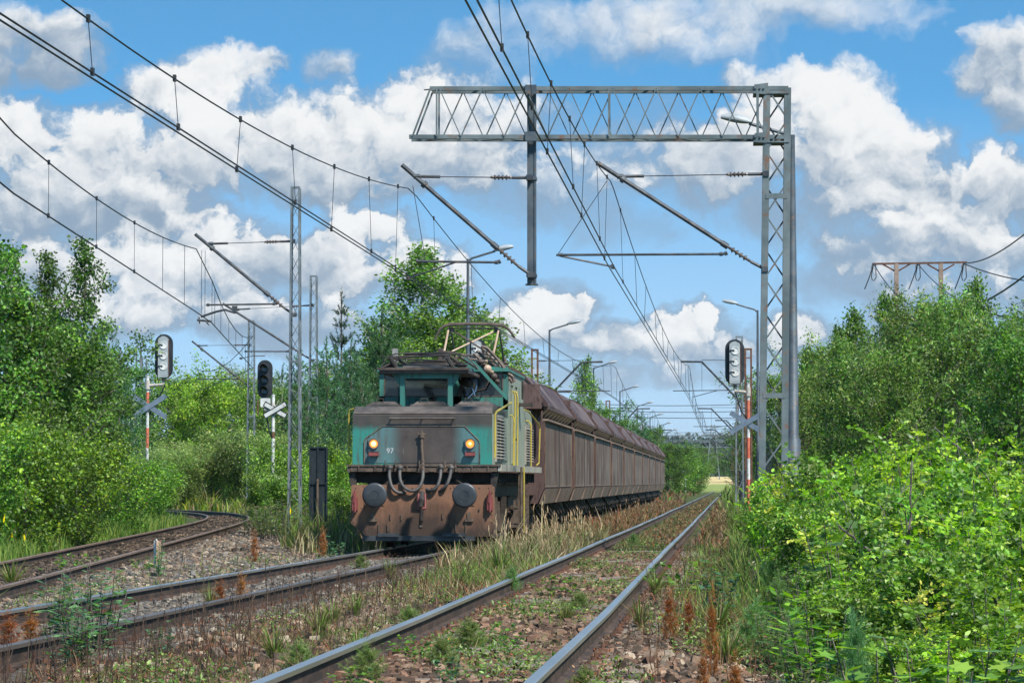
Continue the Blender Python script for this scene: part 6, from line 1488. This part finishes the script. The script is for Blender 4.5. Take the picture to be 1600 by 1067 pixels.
# bright thicket in the right foreground, shrub by shrub
FG = [
 ('rowan', 1222, 47, .8, .95, 'bright green shrub at the foot of the gantry mast'), ('rowan', 1262, 45, 1.0, 1.12, 'bright shrub in front of the lamp pole'),
 ('rowan', 1225, 40, .5, .72, 'leafy shrub leaning towards the right-hand rail'), ('robinia_a', 1285, 40, 1.0, 1.12, 'feathery shrub right of the lamp pole foot'),
 ('bush_dull', 1325, 38, 1.15, 1.1, 'dull green shrub at the back of the thicket, below the small willow'), ('robinia_a', 1370, 36, 1.0, 1.12, 'feathery shrub at the back centre of the thicket'),
 ('robinia_a', 1455, 31, 1.0, 1.26, 'tall feathery shrub whose yellow tips reach the willow'), ('robinia_b', 1505, 32, 1.05, 1.12, 'feathery shrub behind the dark arching branch'), ('robinia_a', 1410, 34, .8, 1.02, 'feathery shrub left of the tallest yellow-tipped one'),
 ('robinia_a', 1560, 29, 1.0, 1.15, 'feathery shrub at the right edge, upper row'), ('robinia_b', 1615, 27, 1.0, 1.14, 'feathery shrub cut by the right edge, upper row'),
 ('bush_dull', 1262, 33, .7, .8, 'low dull green shrub on the sunny edge of the thicket'), ('robinia_b', 1318, 30, .78, .82, 'mid-height feathery shrub left in the thicket'),
 ('robinia_a', 1372, 27, .8, .80, 'feathery shrub around the thin dark upright stem'), ('bush_dull', 1432, 26, .95, .92, 'dull green shrub in the very middle of the thicket'),
 ('robinia_a', 1500, 24, .9, .86, 'feathery shrub right of the thicket centre'), ('rowan', 1575, 22.5, .85, .84, 'broad bright shrub at the right edge, middle row'),
 ('rowan', 1330, 22.5, .5, .5, 'low bright shrub above the foreground pine sapling'), ('robinia_a', 1405, 20, .62, .6, 'feathery shrub right above the big lobed leaves'), ('bush_dull', 1345, 19.5, .55, .5, 'small dull shrub left of the big lobed leaves'),
 ('bush_dull', 1475, 18.8, .7, .68, 'dull green shrub behind the big lobed leaves'), ('robinia_b', 1548, 17.8, .7, .66, 'feathery shrub low at the right edge'), ('robinia_a', 1620, 20, .8, .8, 'feathery shrub cut by the right edge, lower row'),
 ('bush_dull', 1392, 16, .45, .40, 'shrub low in front at the bottom of the thicket'), ('robinia_a', 1515, 14.8, .48, .44, 'feathery shrub at the bottom edge of the photo'), ('rowan', 1595, 14.5, .5, .48, 'leafy shrub in the bottom right corner'),
 ('lance', 1285, 22, 1.1, .85, 'upright narrow-leaved plant on the edge of the thicket'), ('lance', 1300, 18.5, 1.0, .68, 'narrow-leaved plant left of the foreground pine sapling'), ('goldenrod', 1245, 28, .8, .85, 'narrow-leaved plant nearest the trackside pines'),
 ('goldenrod', 1215, 35, .9, .8, 'dull tall weed clump at the verge, mid distance'), ('goldenrod', 1228, 23, .75, .62, 'dull weed clump between pine saplings and thicket'), ('goldenrod', 1262, 20, .7, .6, 'weed clump in front of the narrow-leaved plants'), ('goldenrod', 1190, 42, .9, .8, 'weed clump at the foot of the leaning shrub'), ('goldenrod', 1268, 17, .55, .45, 'weed clump low by the bottom pine sapling'),
 ('maple', 1440, 13.8, 1.0, .64, 'big pale lobed leaves at the bottom of the photo'), ('maple', 1520, 14.2, 1.0, .62, 'large lobed light green leaves right of the pine sapling'), ('maple', 1350, 25, 1.1, 1.0, 'broad-leaved sapling with a dark stem in the thicket'),
]
for k, px, d, s, sz, lab in FG: plant(k, 'shrub', lab, 'shrub', at(px, d), d, None, s, sz, group='bright shrubs of the right thicket', partn=('stems', 'foliage'))
# dark arching branches and bare upright stems in the thicket
for i, (pts, lab) in enumerate(((((1460, 668, 30), (1500, 700, 29.5), (1545, 750, 29), (1590, 812, 28.5), (1610, 850, 28)), 'long dark arching branch slanting across the upper right thicket'),
      (((1425, 720, 24), (1423, 800, 24), (1420, 860, 24), (1418, 905, 24)), 'thin dark upright stem in the middle of the thicket'), (((1500, 915, 19), (1545, 925, 18.8), (1570, 955, 18.6), (1583, 995, 18.5)), 'dark curved twig low at the right'),
      (((1310, 820, 24), (1345, 850, 24), (1400, 898, 24)), 'thin dark twig slanting through the left thicket'))):
    g = G(); p = np.array([P(*a) for a in pts]); k = len(p); t = np.linspace(0, k-1, 14); q_ = np.stack([np.interp(t, np.arange(k), p[:, j]) for j in range(3)], 1); q_[1:-1] += rng.normal(0, .008, (12, 3))
    g.tube(q_, np.linspace(.009, .013, 14), 6)
    for j in range(2, 12, 2): g.tube([q_[j], q_[j]+rng.normal(0, .12, 3)+np.array([0, 0, .1]), q_[j]+rng.normal(0, .2, 3)+np.array([0, 0, .2])], [.005, .004, .002], 4, cap=False)
    tag(g.build('branch', 'bark', None, loc=p[0]), lab, 'branch')
# pine saplings and weeds by the rails
SP = [('pine_fg', 1335, 15.6, .6, .60, 'pine sapling with long fresh needles at the bottom right'), ('pine_sap2', 1395, 16.5, 0.62, 0.62, 'short pine sapling right of the tall fresh one'),
 ('pine_sap', 1215, 27, 0.62, 0.62, 'blue-green pine sapling nearest the thicket edge'), ('pine_sap', 1180, 24, 0.59, 0.53, 'pine sapling below the burnt orange ones'), ('pine_sap', 1200, 33, 0.68, 0.68, 'pine sapling farther along the thicket edge'),
 ('pine_sap2', 1125, 36, 0.50, 0.37, 'small pine sapling right of the shiny rail, mid distance'), ('pine_sap', 1235, 21, 0.56, 0.53, 'pine sapling low at the thicket edge'),
 ('pine_sap2', 575, 18.3, 0.46, 0.34, 'low spreading pine sapling against the left shiny rail'), ('pine_sap2', 470, 19.5, 0.43, 0.31, 'dark low pine sapling left of the shiny rail'), ('pine_sap2', 690, 19.8, 0.37, 0.31, 'pine sapling inside the track beside the left rail'),
 ('pine_sap2', 735, 22.5, 0.50, 0.37, 'pine sapling between the rails, left side'), ('pine_sap2', 640, 25.5, 0.46, 0.34, 'pale pine sapling left of the shiny rail'), ('pine_sap', 800, 34, 0.43, 0.37, 'pine sapling on the tan grass verge'), ('pine_sap2', 905, 30, 0.43, 0.31, 'pine sapling inside the right track'),
 ('pine_sap2', 915, 17.2, 0.37, 0.26, 'light pine sapling touching the right rail at the bottom'), ('pine_sap', 990, 60, 0.50, 0.31, 'pine sapling beside the train verge'), ('pine_sap2', 565, 47, 0.56, 0.37, 'small plant clump between the middle rails')]
for k, px, d, s, sz, lab in SP:
    plant(k, 'pine_sapling', lab, 'pine sapling', at(px, d), d, None, s, sz, group='pine saplings by the rails', partn=('stem', 'needles'))
DP = [(1112, 19.8, .55, 1.0, 'tallest burnt-orange dead pine sapling at lower right'), (1098, 17.6, .5, .62, 'short burnt-orange dead sapling below the tallest one'), (1148, 17.4, .6, .6, 'small orange dead sapling right of the others'), (1045, 24, .8, .7, 'rust-red dead sapling by the dark ash patch'),
 (1075, 26, .7, .6, 'rust-red dead sapling right of the ash patch'), (398, 50, .9, .9, 'orange dead sapling before the left undergrowth'), (345, 30, .8, .55, 'orange dead sapling between the middle rails'), (378, 31, .8, .6, 'second orange dead sapling between the middle rails'), (505, 54, .9, .9, 'orange dead sapling left of the locomotive'), (15, 22, 1.1, .55, 'rust-brown dead sapling in the lower left corner'), (50, 22.5, 1.0, .55, 'reddish dead sapling beside the lower left corner')]
for px, d, s, sz, lab in DP: plant('dead_pine', 'dead_sapling', lab, 'dead sapling', at(px, d), d, None, s, sz, group='dead saplings', partn=('stem', 'needles'))
WD = [('weed', 85, 22.5, 1.3, 1.0, 'leafy grey-green weed at lower left'), ('weed', 142, 22.8, 1.3, 1.1, 'taller grey-green weed beside the lower left rail'), ('weed', 112, 20.8, 1.1, .7, 'short weed in front at lower left'), ('thistle', 255, 22.5, .6, .5, 'small pale weed in the ash right of the lower left weeds'),
 ('vine', 640, 21.3, .7, .7, 'yellow-green creeper on the left shiny rail'), ('vine', 560, 17.6, .7, .6, 'yellow-green creeper below the left shiny rail'), ('vine', 870, 33, 1.2, 1.0, 'creeper patch between the shiny rails'), ('vine', 1062, 34, 1.5, 1.6, 'bright broad-leaved weed right of the right rail'), ('vine', 785, 23, .8, .8, 'broad-leaved weed between the rails'),
 ('thistle', 1150, 15.5, .7, .55, 'greyish weed at the bottom beside the dead saplings'), ('vine', 1150, 14.4, .7, .6, 'round-leaved plant at the bottom right of the track'), ('thistle', 525, 50, 1.0, .9, 'green weed between signboard and rails'), ('weed', 248, 44, .7, .9, 'green weed next to the marker post'), ('vine', 120, 46, 1.4, 1.1, 'broad weed by the siding rail'), ('vine', 225, 47, 1.3, 1.0, 'broad weed inside the siding curve'), ('thistle', 700, 17, .5, .5, 'small weed between the sleepers at the bottom'), ('thistle', 1120, 30, 1.2, 1.1, 'leafy weed half way along the right verge')]
for k, px, d, s, sz, lab in WD: plant(k, 'weed', lab, 'weed', at(px, d), d, None, s, sz, group='weeds near the rails', partn=('stems', 'leaves'))

TF = [(520, 27, 1.0, 'bright grass tuft below the left end of the shiny rail bed'), (556, 28.5, .8, 'grass tuft just right of the brightest one'), (500, 24, .9, 'arching grass tuft between weeds and shiny rail'), (560, 20.5, .8, 'small grass tuft left of the shiny rail at the bottom'),
 (885, 27, .7, 'grass tuft near the right rail, inside the track'), (1024, 33, 1.0, 'grass tuft hugging the right rail, mid distance'), (1000, 26, .9, 'grass tuft right of the right rail above the ash patch'), (1120, 27, 1.4, 'arching yellowish grass tuft before the pine saplings'), (1135, 22, 1.1, 'grass tuft beside the tallest dead sapling'), (716, 36, .9, 'grass tuft left of the shiny rail below the buffer'),
 (610, 42, .9, 'grass tuft on the grey gravel in front of the locomotive'), (780, 41, 1.4, 'grass tuft on the verge right of the buffer beam'), (330, 31, .9, 'grass tuft between the rails at the left'), (20, 40, 1.4, 'grass tuft at the left edge by the siding rail'), (430, 20.5, .8, 'grass tuft at the bottom, left of the shiny rail')]
for px, d, s, lab in TF: plant('tuft', 'grass_tuft', lab, 'grass tuft', at(px, d), d, None, s, s*rng.uniform(.8, 1.1), group='grass tufts by the rails', partn=('base', 'blades'))
# ---------------------------------------------------------------- grasses (uncountable)
def grass(name, label, regs, mat_='grass', cat='grass'):
    g = G()
    for (xr_, yr_, n, h, w, cols, lean, patch) in regs:
        m = int(n*1.6); u = rng.random(m); y = yr_[0]*(yr_[1]/yr_[0])**u
        if callable(xr_): x = xr_(y, rng.random(m))
        else: x = rng.uniform(*xr_, m)
        if patch:   # clumpy cover
            f = np.sin(x*3.1/patch+1.3*np.sin(y*.9/patch))+np.sin(y*1.7/patch+x*1.1)+rng.normal(0, .6, m); k = np.argsort(-f)[:n]; x, y = x[k], y[k]
        else: x, y = x[:n], y[:n]
        nb = len(x); z = gz(x, y)-.02; hh = h*np.exp(rng.normal(0, .35, nb)); a = rng.uniform(0, 6.28, nb); ln = np.abs(rng.normal(lean, lean*.6, nb))*hh
        dx, dy = np.cos(a)*ln, np.sin(a)*ln; b2 = rng.uniform(0, 6.28, nb); wx, wy = np.cos(b2)*w/2*(1+y/70), np.sin(b2)*w/2*.5*(1+y/70)
        Z0 = np.stack([x, y, z], 1); W_ = np.stack([wx, wy, 0*wx], 1); mid = Z0+np.stack([dx*.35, dy*.35, hh*.6], 1); tip = Z0+np.stack([dx, dy, hh], 1)
        V = np.stack([Z0-W_, Z0+W_, mid+W_*.8, mid-W_*.8, tip+W_*.15, tip-W_*.15], 1).reshape(-1, 3); i = np.arange(nb)[:, None]*6
        F = np.concatenate([i+np.array([0, 1, 2, 3]), i+np.array([3, 2, 4, 5])], 0); c = pal(cols, nb, rng, .22); g.add(V, F, 0, np.vstack([c, c]))
    return tag(g.build(name, mat_, None), label, cat, kind='stuff')
DRY = [(.30, .23, .13), (.38, .31, .18), (.22, .15, .085), (.45, .38, .24)]; BR = [(.13, .08, .05), (.18, .11, .065), (.09, .06, .04), (.22, .14, .08), (.25, .10, .05)]
GG = [(.09, .17, .035), (.14, .22, .045), (.07, .13, .03), (.18, .23, .06)]; OL = [(.11, .12, .05), (.16, .15, .07), (.08, .085, .04), (.2, .17, .09)]
grass('dry_grass', 'tan and brown dry grass along the rails and beside the train', [
    ((-4.75, -2.75), (46, 68), 9000, .24, .011, DRY+OL+BR[:2]+GG[:1], .45, .7), ((-4.9, -2.9), (62, 210), 20000, .17, .018, BR+BR+OL, .4, 1.2), ((-4.2, -2.7), (32, 46), 1500, .14, .008, DRY+BR, .6, .8),
    ((-8.6, -6.9), (56, 90), 7000, .38, .012, DRY+OL+GG[:1], .35, .9), ((-.7, 1.2), (60, 260), 9000, .16, .02, BR+OL+DRY[:1], .5, 1.2), ((-.8, .6), (24, 60), 3500, .12, .008, BR+OL, .6, .8), ((-6.7, -5.3), (60, 70), 300, .15, .01, DRY, .5, 0),
    ((-2.3, -1.25), (60, 300), 4000, .07, .02, BR+OL, .5, 1.), ((-4.8, -2.8), (15, 44), 6000, .10, .006, BR+DRY[2:3]+OL[:1], .8, .5)])
grass('green_grass', 'green and yellow-green grass tufts among the ballast', [
    ((-4.3, -2.8), (36, 70), 5500, .15, .009, GG+OL[:1], .5, .6), ((-2.35, -1.25), (19, 60), 3000, .07, .007, GG+OL, .6, .35), ((-3.6, -2.75), (15, 34), 1100, .10, .007, GG+OL, .5, .35), ((-.6, .6), (26, 60), 3500, .14, .009, GG+OL[:2], .5, .6),
    ((.1, 1.6), (30, 140), 11000, .3, .012, GG+OL[:2], .4, .8), ((-9.6, -7.1), (60, 100), 12000, .42, .013, GG+OL[:2]+DRY[:1], .35, .8), (lambda y, u: np.interp(y, sid_d, sid_x)-1.4-u*3.0, (44, 100), 11000, .3, .013, GG, .4, .8),
    (lambda y, u: np.interp(y, sid_d, sid_x)+1.9+u*6.0, (84, 128), 17000, .4, .022, GG+DRY[:2]+GW, .35, 1.), (lambda y, u: np.interp(y, [100, 134, 150], [-22, -31, -38])-u*7.0, (138, 152), 9000, .6, .03, GG+DRY[:2]+GW, .35, 1.), ((-30, -17), (137, 152), 12000, .5, .03, GG+DRY[:2]+GW, .35, 1.),
    ((-9.3, -7.2), (24, 56), 900, .12, .008, GG, .5, .3), ((-15.5, -4.0), (215, 420), 12000, .5, .05, OL+BR+GG[:2], .3, 2.), ((-.3, 5.5), (140, 420), 10000, .5, .05, GG+OL, .3, 2.), ((.5, 3.5), (16, 44), 4000, .22, .009, GG+BR[:2], .45, .7)])
def stalks(name, label, regs):
    """thin dark dead weed stalks with side twigs and seed heads"""
    g = G()
    for (xr_, yr_, n, h, cols, seed) in regs:
        for i in range(n):
            y = yr_[0]*(yr_[1]/yr_[0])**rng.random(); x = xr_(y, rng.random()) if callable(xr_) else rng.uniform(*xr_); hh = h*math.exp(rng.normal(0, .35)); b = np.array([x, y, float(gz(x, y))-.02]); t = b+np.array([rng.normal(0, .09)*hh, rng.normal(0, .09)*hh, hh]); c = np.array(cols)[rng.integers(0, len(cols))]*math.exp(rng.normal(0, .2)); k = 1+y/60
            mid = (b+t)/2+rng.normal(0, .02, 3); g.tube([b, mid, t], [.0032*k, .0026*k, .0013*k], 3, cap=False, col=c)
            for _ in range(rng.integers(1, 5)):
                s = rng.uniform(.35, .95); p = b+(t-b)*s; q_ = p+np.array([rng.normal(0, .1), rng.normal(0, .1), .12])*hh; g.tube([p, q_], [.0018*k, .001*k], 3, cap=False, col=c)
            if seed: g.tube([t-np.array([0, 0, .08*hh]), t, t+np.array([rng.normal(0, .02), 0, .09])], [.003*k, .008*k, .002*k], 4, cap=False, col=np.array(seed)*math.exp(rng.normal(0, .2)))
    return tag(g.build(name, 'dry', None), label, 'dead weeds', kind='stuff')
DK = [(.045, .032, .025), (.075, .05, .038), (.10, .07, .05), (.06, .035, .025)]
stalks('dead_stalks', 'thin dark dead weed stalks between the tracks', [((-5.15, -3.4), (16, 42), 560, .25, DK, None), ((-3.6, -2.8), (17, 42), 90, .16, DK, None), ((-6.6, -5.3), (20, 40), 60, .22, DK, None), ((-.9, .5), (17, 50), 130, .22, DK+BR[:3], None), ((-9.0, -7), (28, 60), 60, .25, DK, None)])
stalks('seed_head_stalks', 'tan grass stalks with feathery seed heads beside the locomotive', [((-4.5, -3.4), (52, 75), 130, .48, DRY, (.30, .21, .14)), ((-4.6, -3.2), (72, 160), 60, .4, BR, (.2, .13, .09)), ((-8.4, -7.3), (58, 68), 70, .5, DRY, (.30, .20, .12))])
stalks('yellow_flower_stalks', 'green stalks with small yellow flower spikes', [((-9.8, -7.8), (60, 76), 90, .5, GG, None), ((-9.8, -7.8), (60, 76), 22, .5, GG, (.7, .5, .02)), (lambda y, u: np.interp(y, sid_d, sid_x)-1.3-u*2.2, (46, 62), 26, .45, GG, (.7, .5, .02)), (lambda y, u: np.interp(y, sid_d, sid_x)+1.6+u*4.0, (80, 105), 30, .5, GG, (.7, .55, .05))])
# leafy ground cover of the right thicket and of the left slope
def cover(name, label, regs):
    g = G()
    for (xf, yr_, n, h, size, cols) in regs:
        y = yr_[0]*(yr_[1]/yr_[0])**rng.random(n); x = xf(y, rng.random(n)); f = (np.sin(x*4+y*1.3)+np.sin(y*2.1-x*1.7)+2)/4
        hh = h*(.35+.65*f)*rng.random(n)**.5; leaves(g, np.stack([x, y, gz(x, y)+hh], 1), size*(1+0*y) if False else size, pal(cols, n, rng), rng, .6, .6)
    return tag(g.build(name, 'leaf', None), label, 'ground cover', kind='stuff')
cover('thicket_leaves', 'low leafy undergrowth filling the right-hand thicket', [(lambda y, u: .85+.25*np.clip((30-y)/14, -1, .3)+u*(.9+.11*y), (13.5, 62), 45000, .45, .05, GM+GD+GB[:1]), (lambda y, u: .5+u*5, (60, 140), 16000, 1.0, .10, GM+GB[:1])])
cover('slope_leaves', 'leafy undergrowth below the left-hand trees', [(lambda y, u: np.interp(y, sid_d, sid_x)-2.2-u*6, (46, 96), 26000, 1.1, .08, GM+GD), (lambda y, u: -8.6+u*np.minimum(0, np.interp(y, sid_d, sid_x)+3.2+8.6), (86, 132), 16000, .8, .09, GM+GB[:1]+GO), (lambda y, u: -8.2-u*2.2, (70, 92), 5000, .6, .07, GM+GB+GO)])
def mats(name, label, regs, mat_='leaf'):
    g = G()
    for (xr_, yr_, n, h, size, cols, thr) in regs:
        m = n*3; y = yr_[0]*(yr_[1]/yr_[0])**rng.random(m); x = rng.uniform(*xr_, m)
        f = np.sin(x*2.7+1.7*np.sin(y*.31))+np.sin(y*.83+x*1.9)+.6*np.sin(x*7.1-y*2.3)+.6*np.sin(y*3.1); k = np.nonzero(f > thr)[0][:n]; x, y, f = x[k], y[k], f[k]
        leaves(g, np.stack([x, y, gz(x, y)+h*rng.random(len(x))**1.5*(.4+.6*np.clip(f-thr, 0, 1))], 1), size, pal(cols, len(x), rng, .3), rng, .7, .5)
    return tag(g.build(name, mat_, None), label, 'ground cover', kind='stuff')
mats('low_weeds', 'patches of low green weeds between and beside the rails', [((-2.4, -1.2), (15, 70), 9000, .13, .035, GM+GO+GD, .5), ((-4.4, -2.7), (14, 60), 9000, .14, .035, GM+GO+OL, .6), ((-.85, .9), (14, 60), 11000, .2, .035, GM+GO+OL, .3), ((-9, -7), (26, 70), 2500, .12, .035, GM+GO, 1.0)])
mats('dry_litter', 'rust-brown dry litter and matted dead weeds near the rails', [((-5.2, -2.7), (14, 60), 15000, .08, .026, BR+[(.05, .035, .028)]*3, -.2), ((-1.0, .9), (14, 70), 11000, .16, .024, BR+[(.2, .08, .035)], -.2), ((-2.4, -1.2), (15, 60), 4000, .05, .04, BR, .3), ((.3, 1.2), (15, 40), 4000, .35, .04, BR+OL, 0.)], 'dry')
# far wood on the hills
def forest():
    g = G(); n = 90000; y = rng.uniform(1020, 2700, n); x = (rng.random(n)-.5)*(y*.62); cell = np.sin(x*.09+y*.01)+np.sin(x*.21+2)+np.sin(y*.02)
    h = 7*rng.random(n)+cell*1.8+3; c = pal([(.018, .04, .024), (.028, .05, .026), (.045, .07, .034), (.016, .03, .024)], n, rng, .3)
    leaves(g, np.stack([x, y, gz(x, y)+h], 1), rng.uniform(2.2, 4.5, n), c, rng, .3, .8)
    return tag(g.build('distant_forest', 'leaf', None), 'hazy blue-green woods on the far hills', 'forest', kind='stuff')
forest()
def fieldtrees():
    for i, (px, d, s, sz) in enumerate(((1085, 640, 2.0, .8), (1102, 900, 2.2, 1.2), (1135, 940, 2.2, 1.2), (1150, 640, 2.0, 1.0), (1120, 980, 2.4, 1.1), (1063, 880, 2.4, 1.2), (1158, 930, 2.2, 1.3))):
        plant('dark_a', 'deciduous_tree', ('far tree left of the yellow field', 'rounded far tree behind the yellow field', 'far tree behind the right part of the field', 'far tree at the right end of the field', 'low far tree in the middle behind the field', 'far tree behind the left bushes', 'far tree behind the right bushes')[i], 'tree', at(px, d), d, None, s, sz, group='trees behind the field')
fieldtrees()
# haze
def haze():
    g = G(); g.box((-4200, -450, -8), (4200, 6200, 160)); m = bpy.data.materials.new('haze'); m.use_nodes = True; nt = m.node_tree; nt.nodes.clear()
    v = N(nt, 'ShaderNodeVolumePrincipled', inp={'Color': (.78, .88, 1, 1), 'Density': HAZE}); o = N(nt, 'ShaderNodeOutputMaterial'); nt.links.new(v.outputs[0], o.inputs['Volume'])
    tag(g.build('haze', m, None), 'pale haze', None, kind='stuff')
HAZE = .00004
if HAZE: haze()
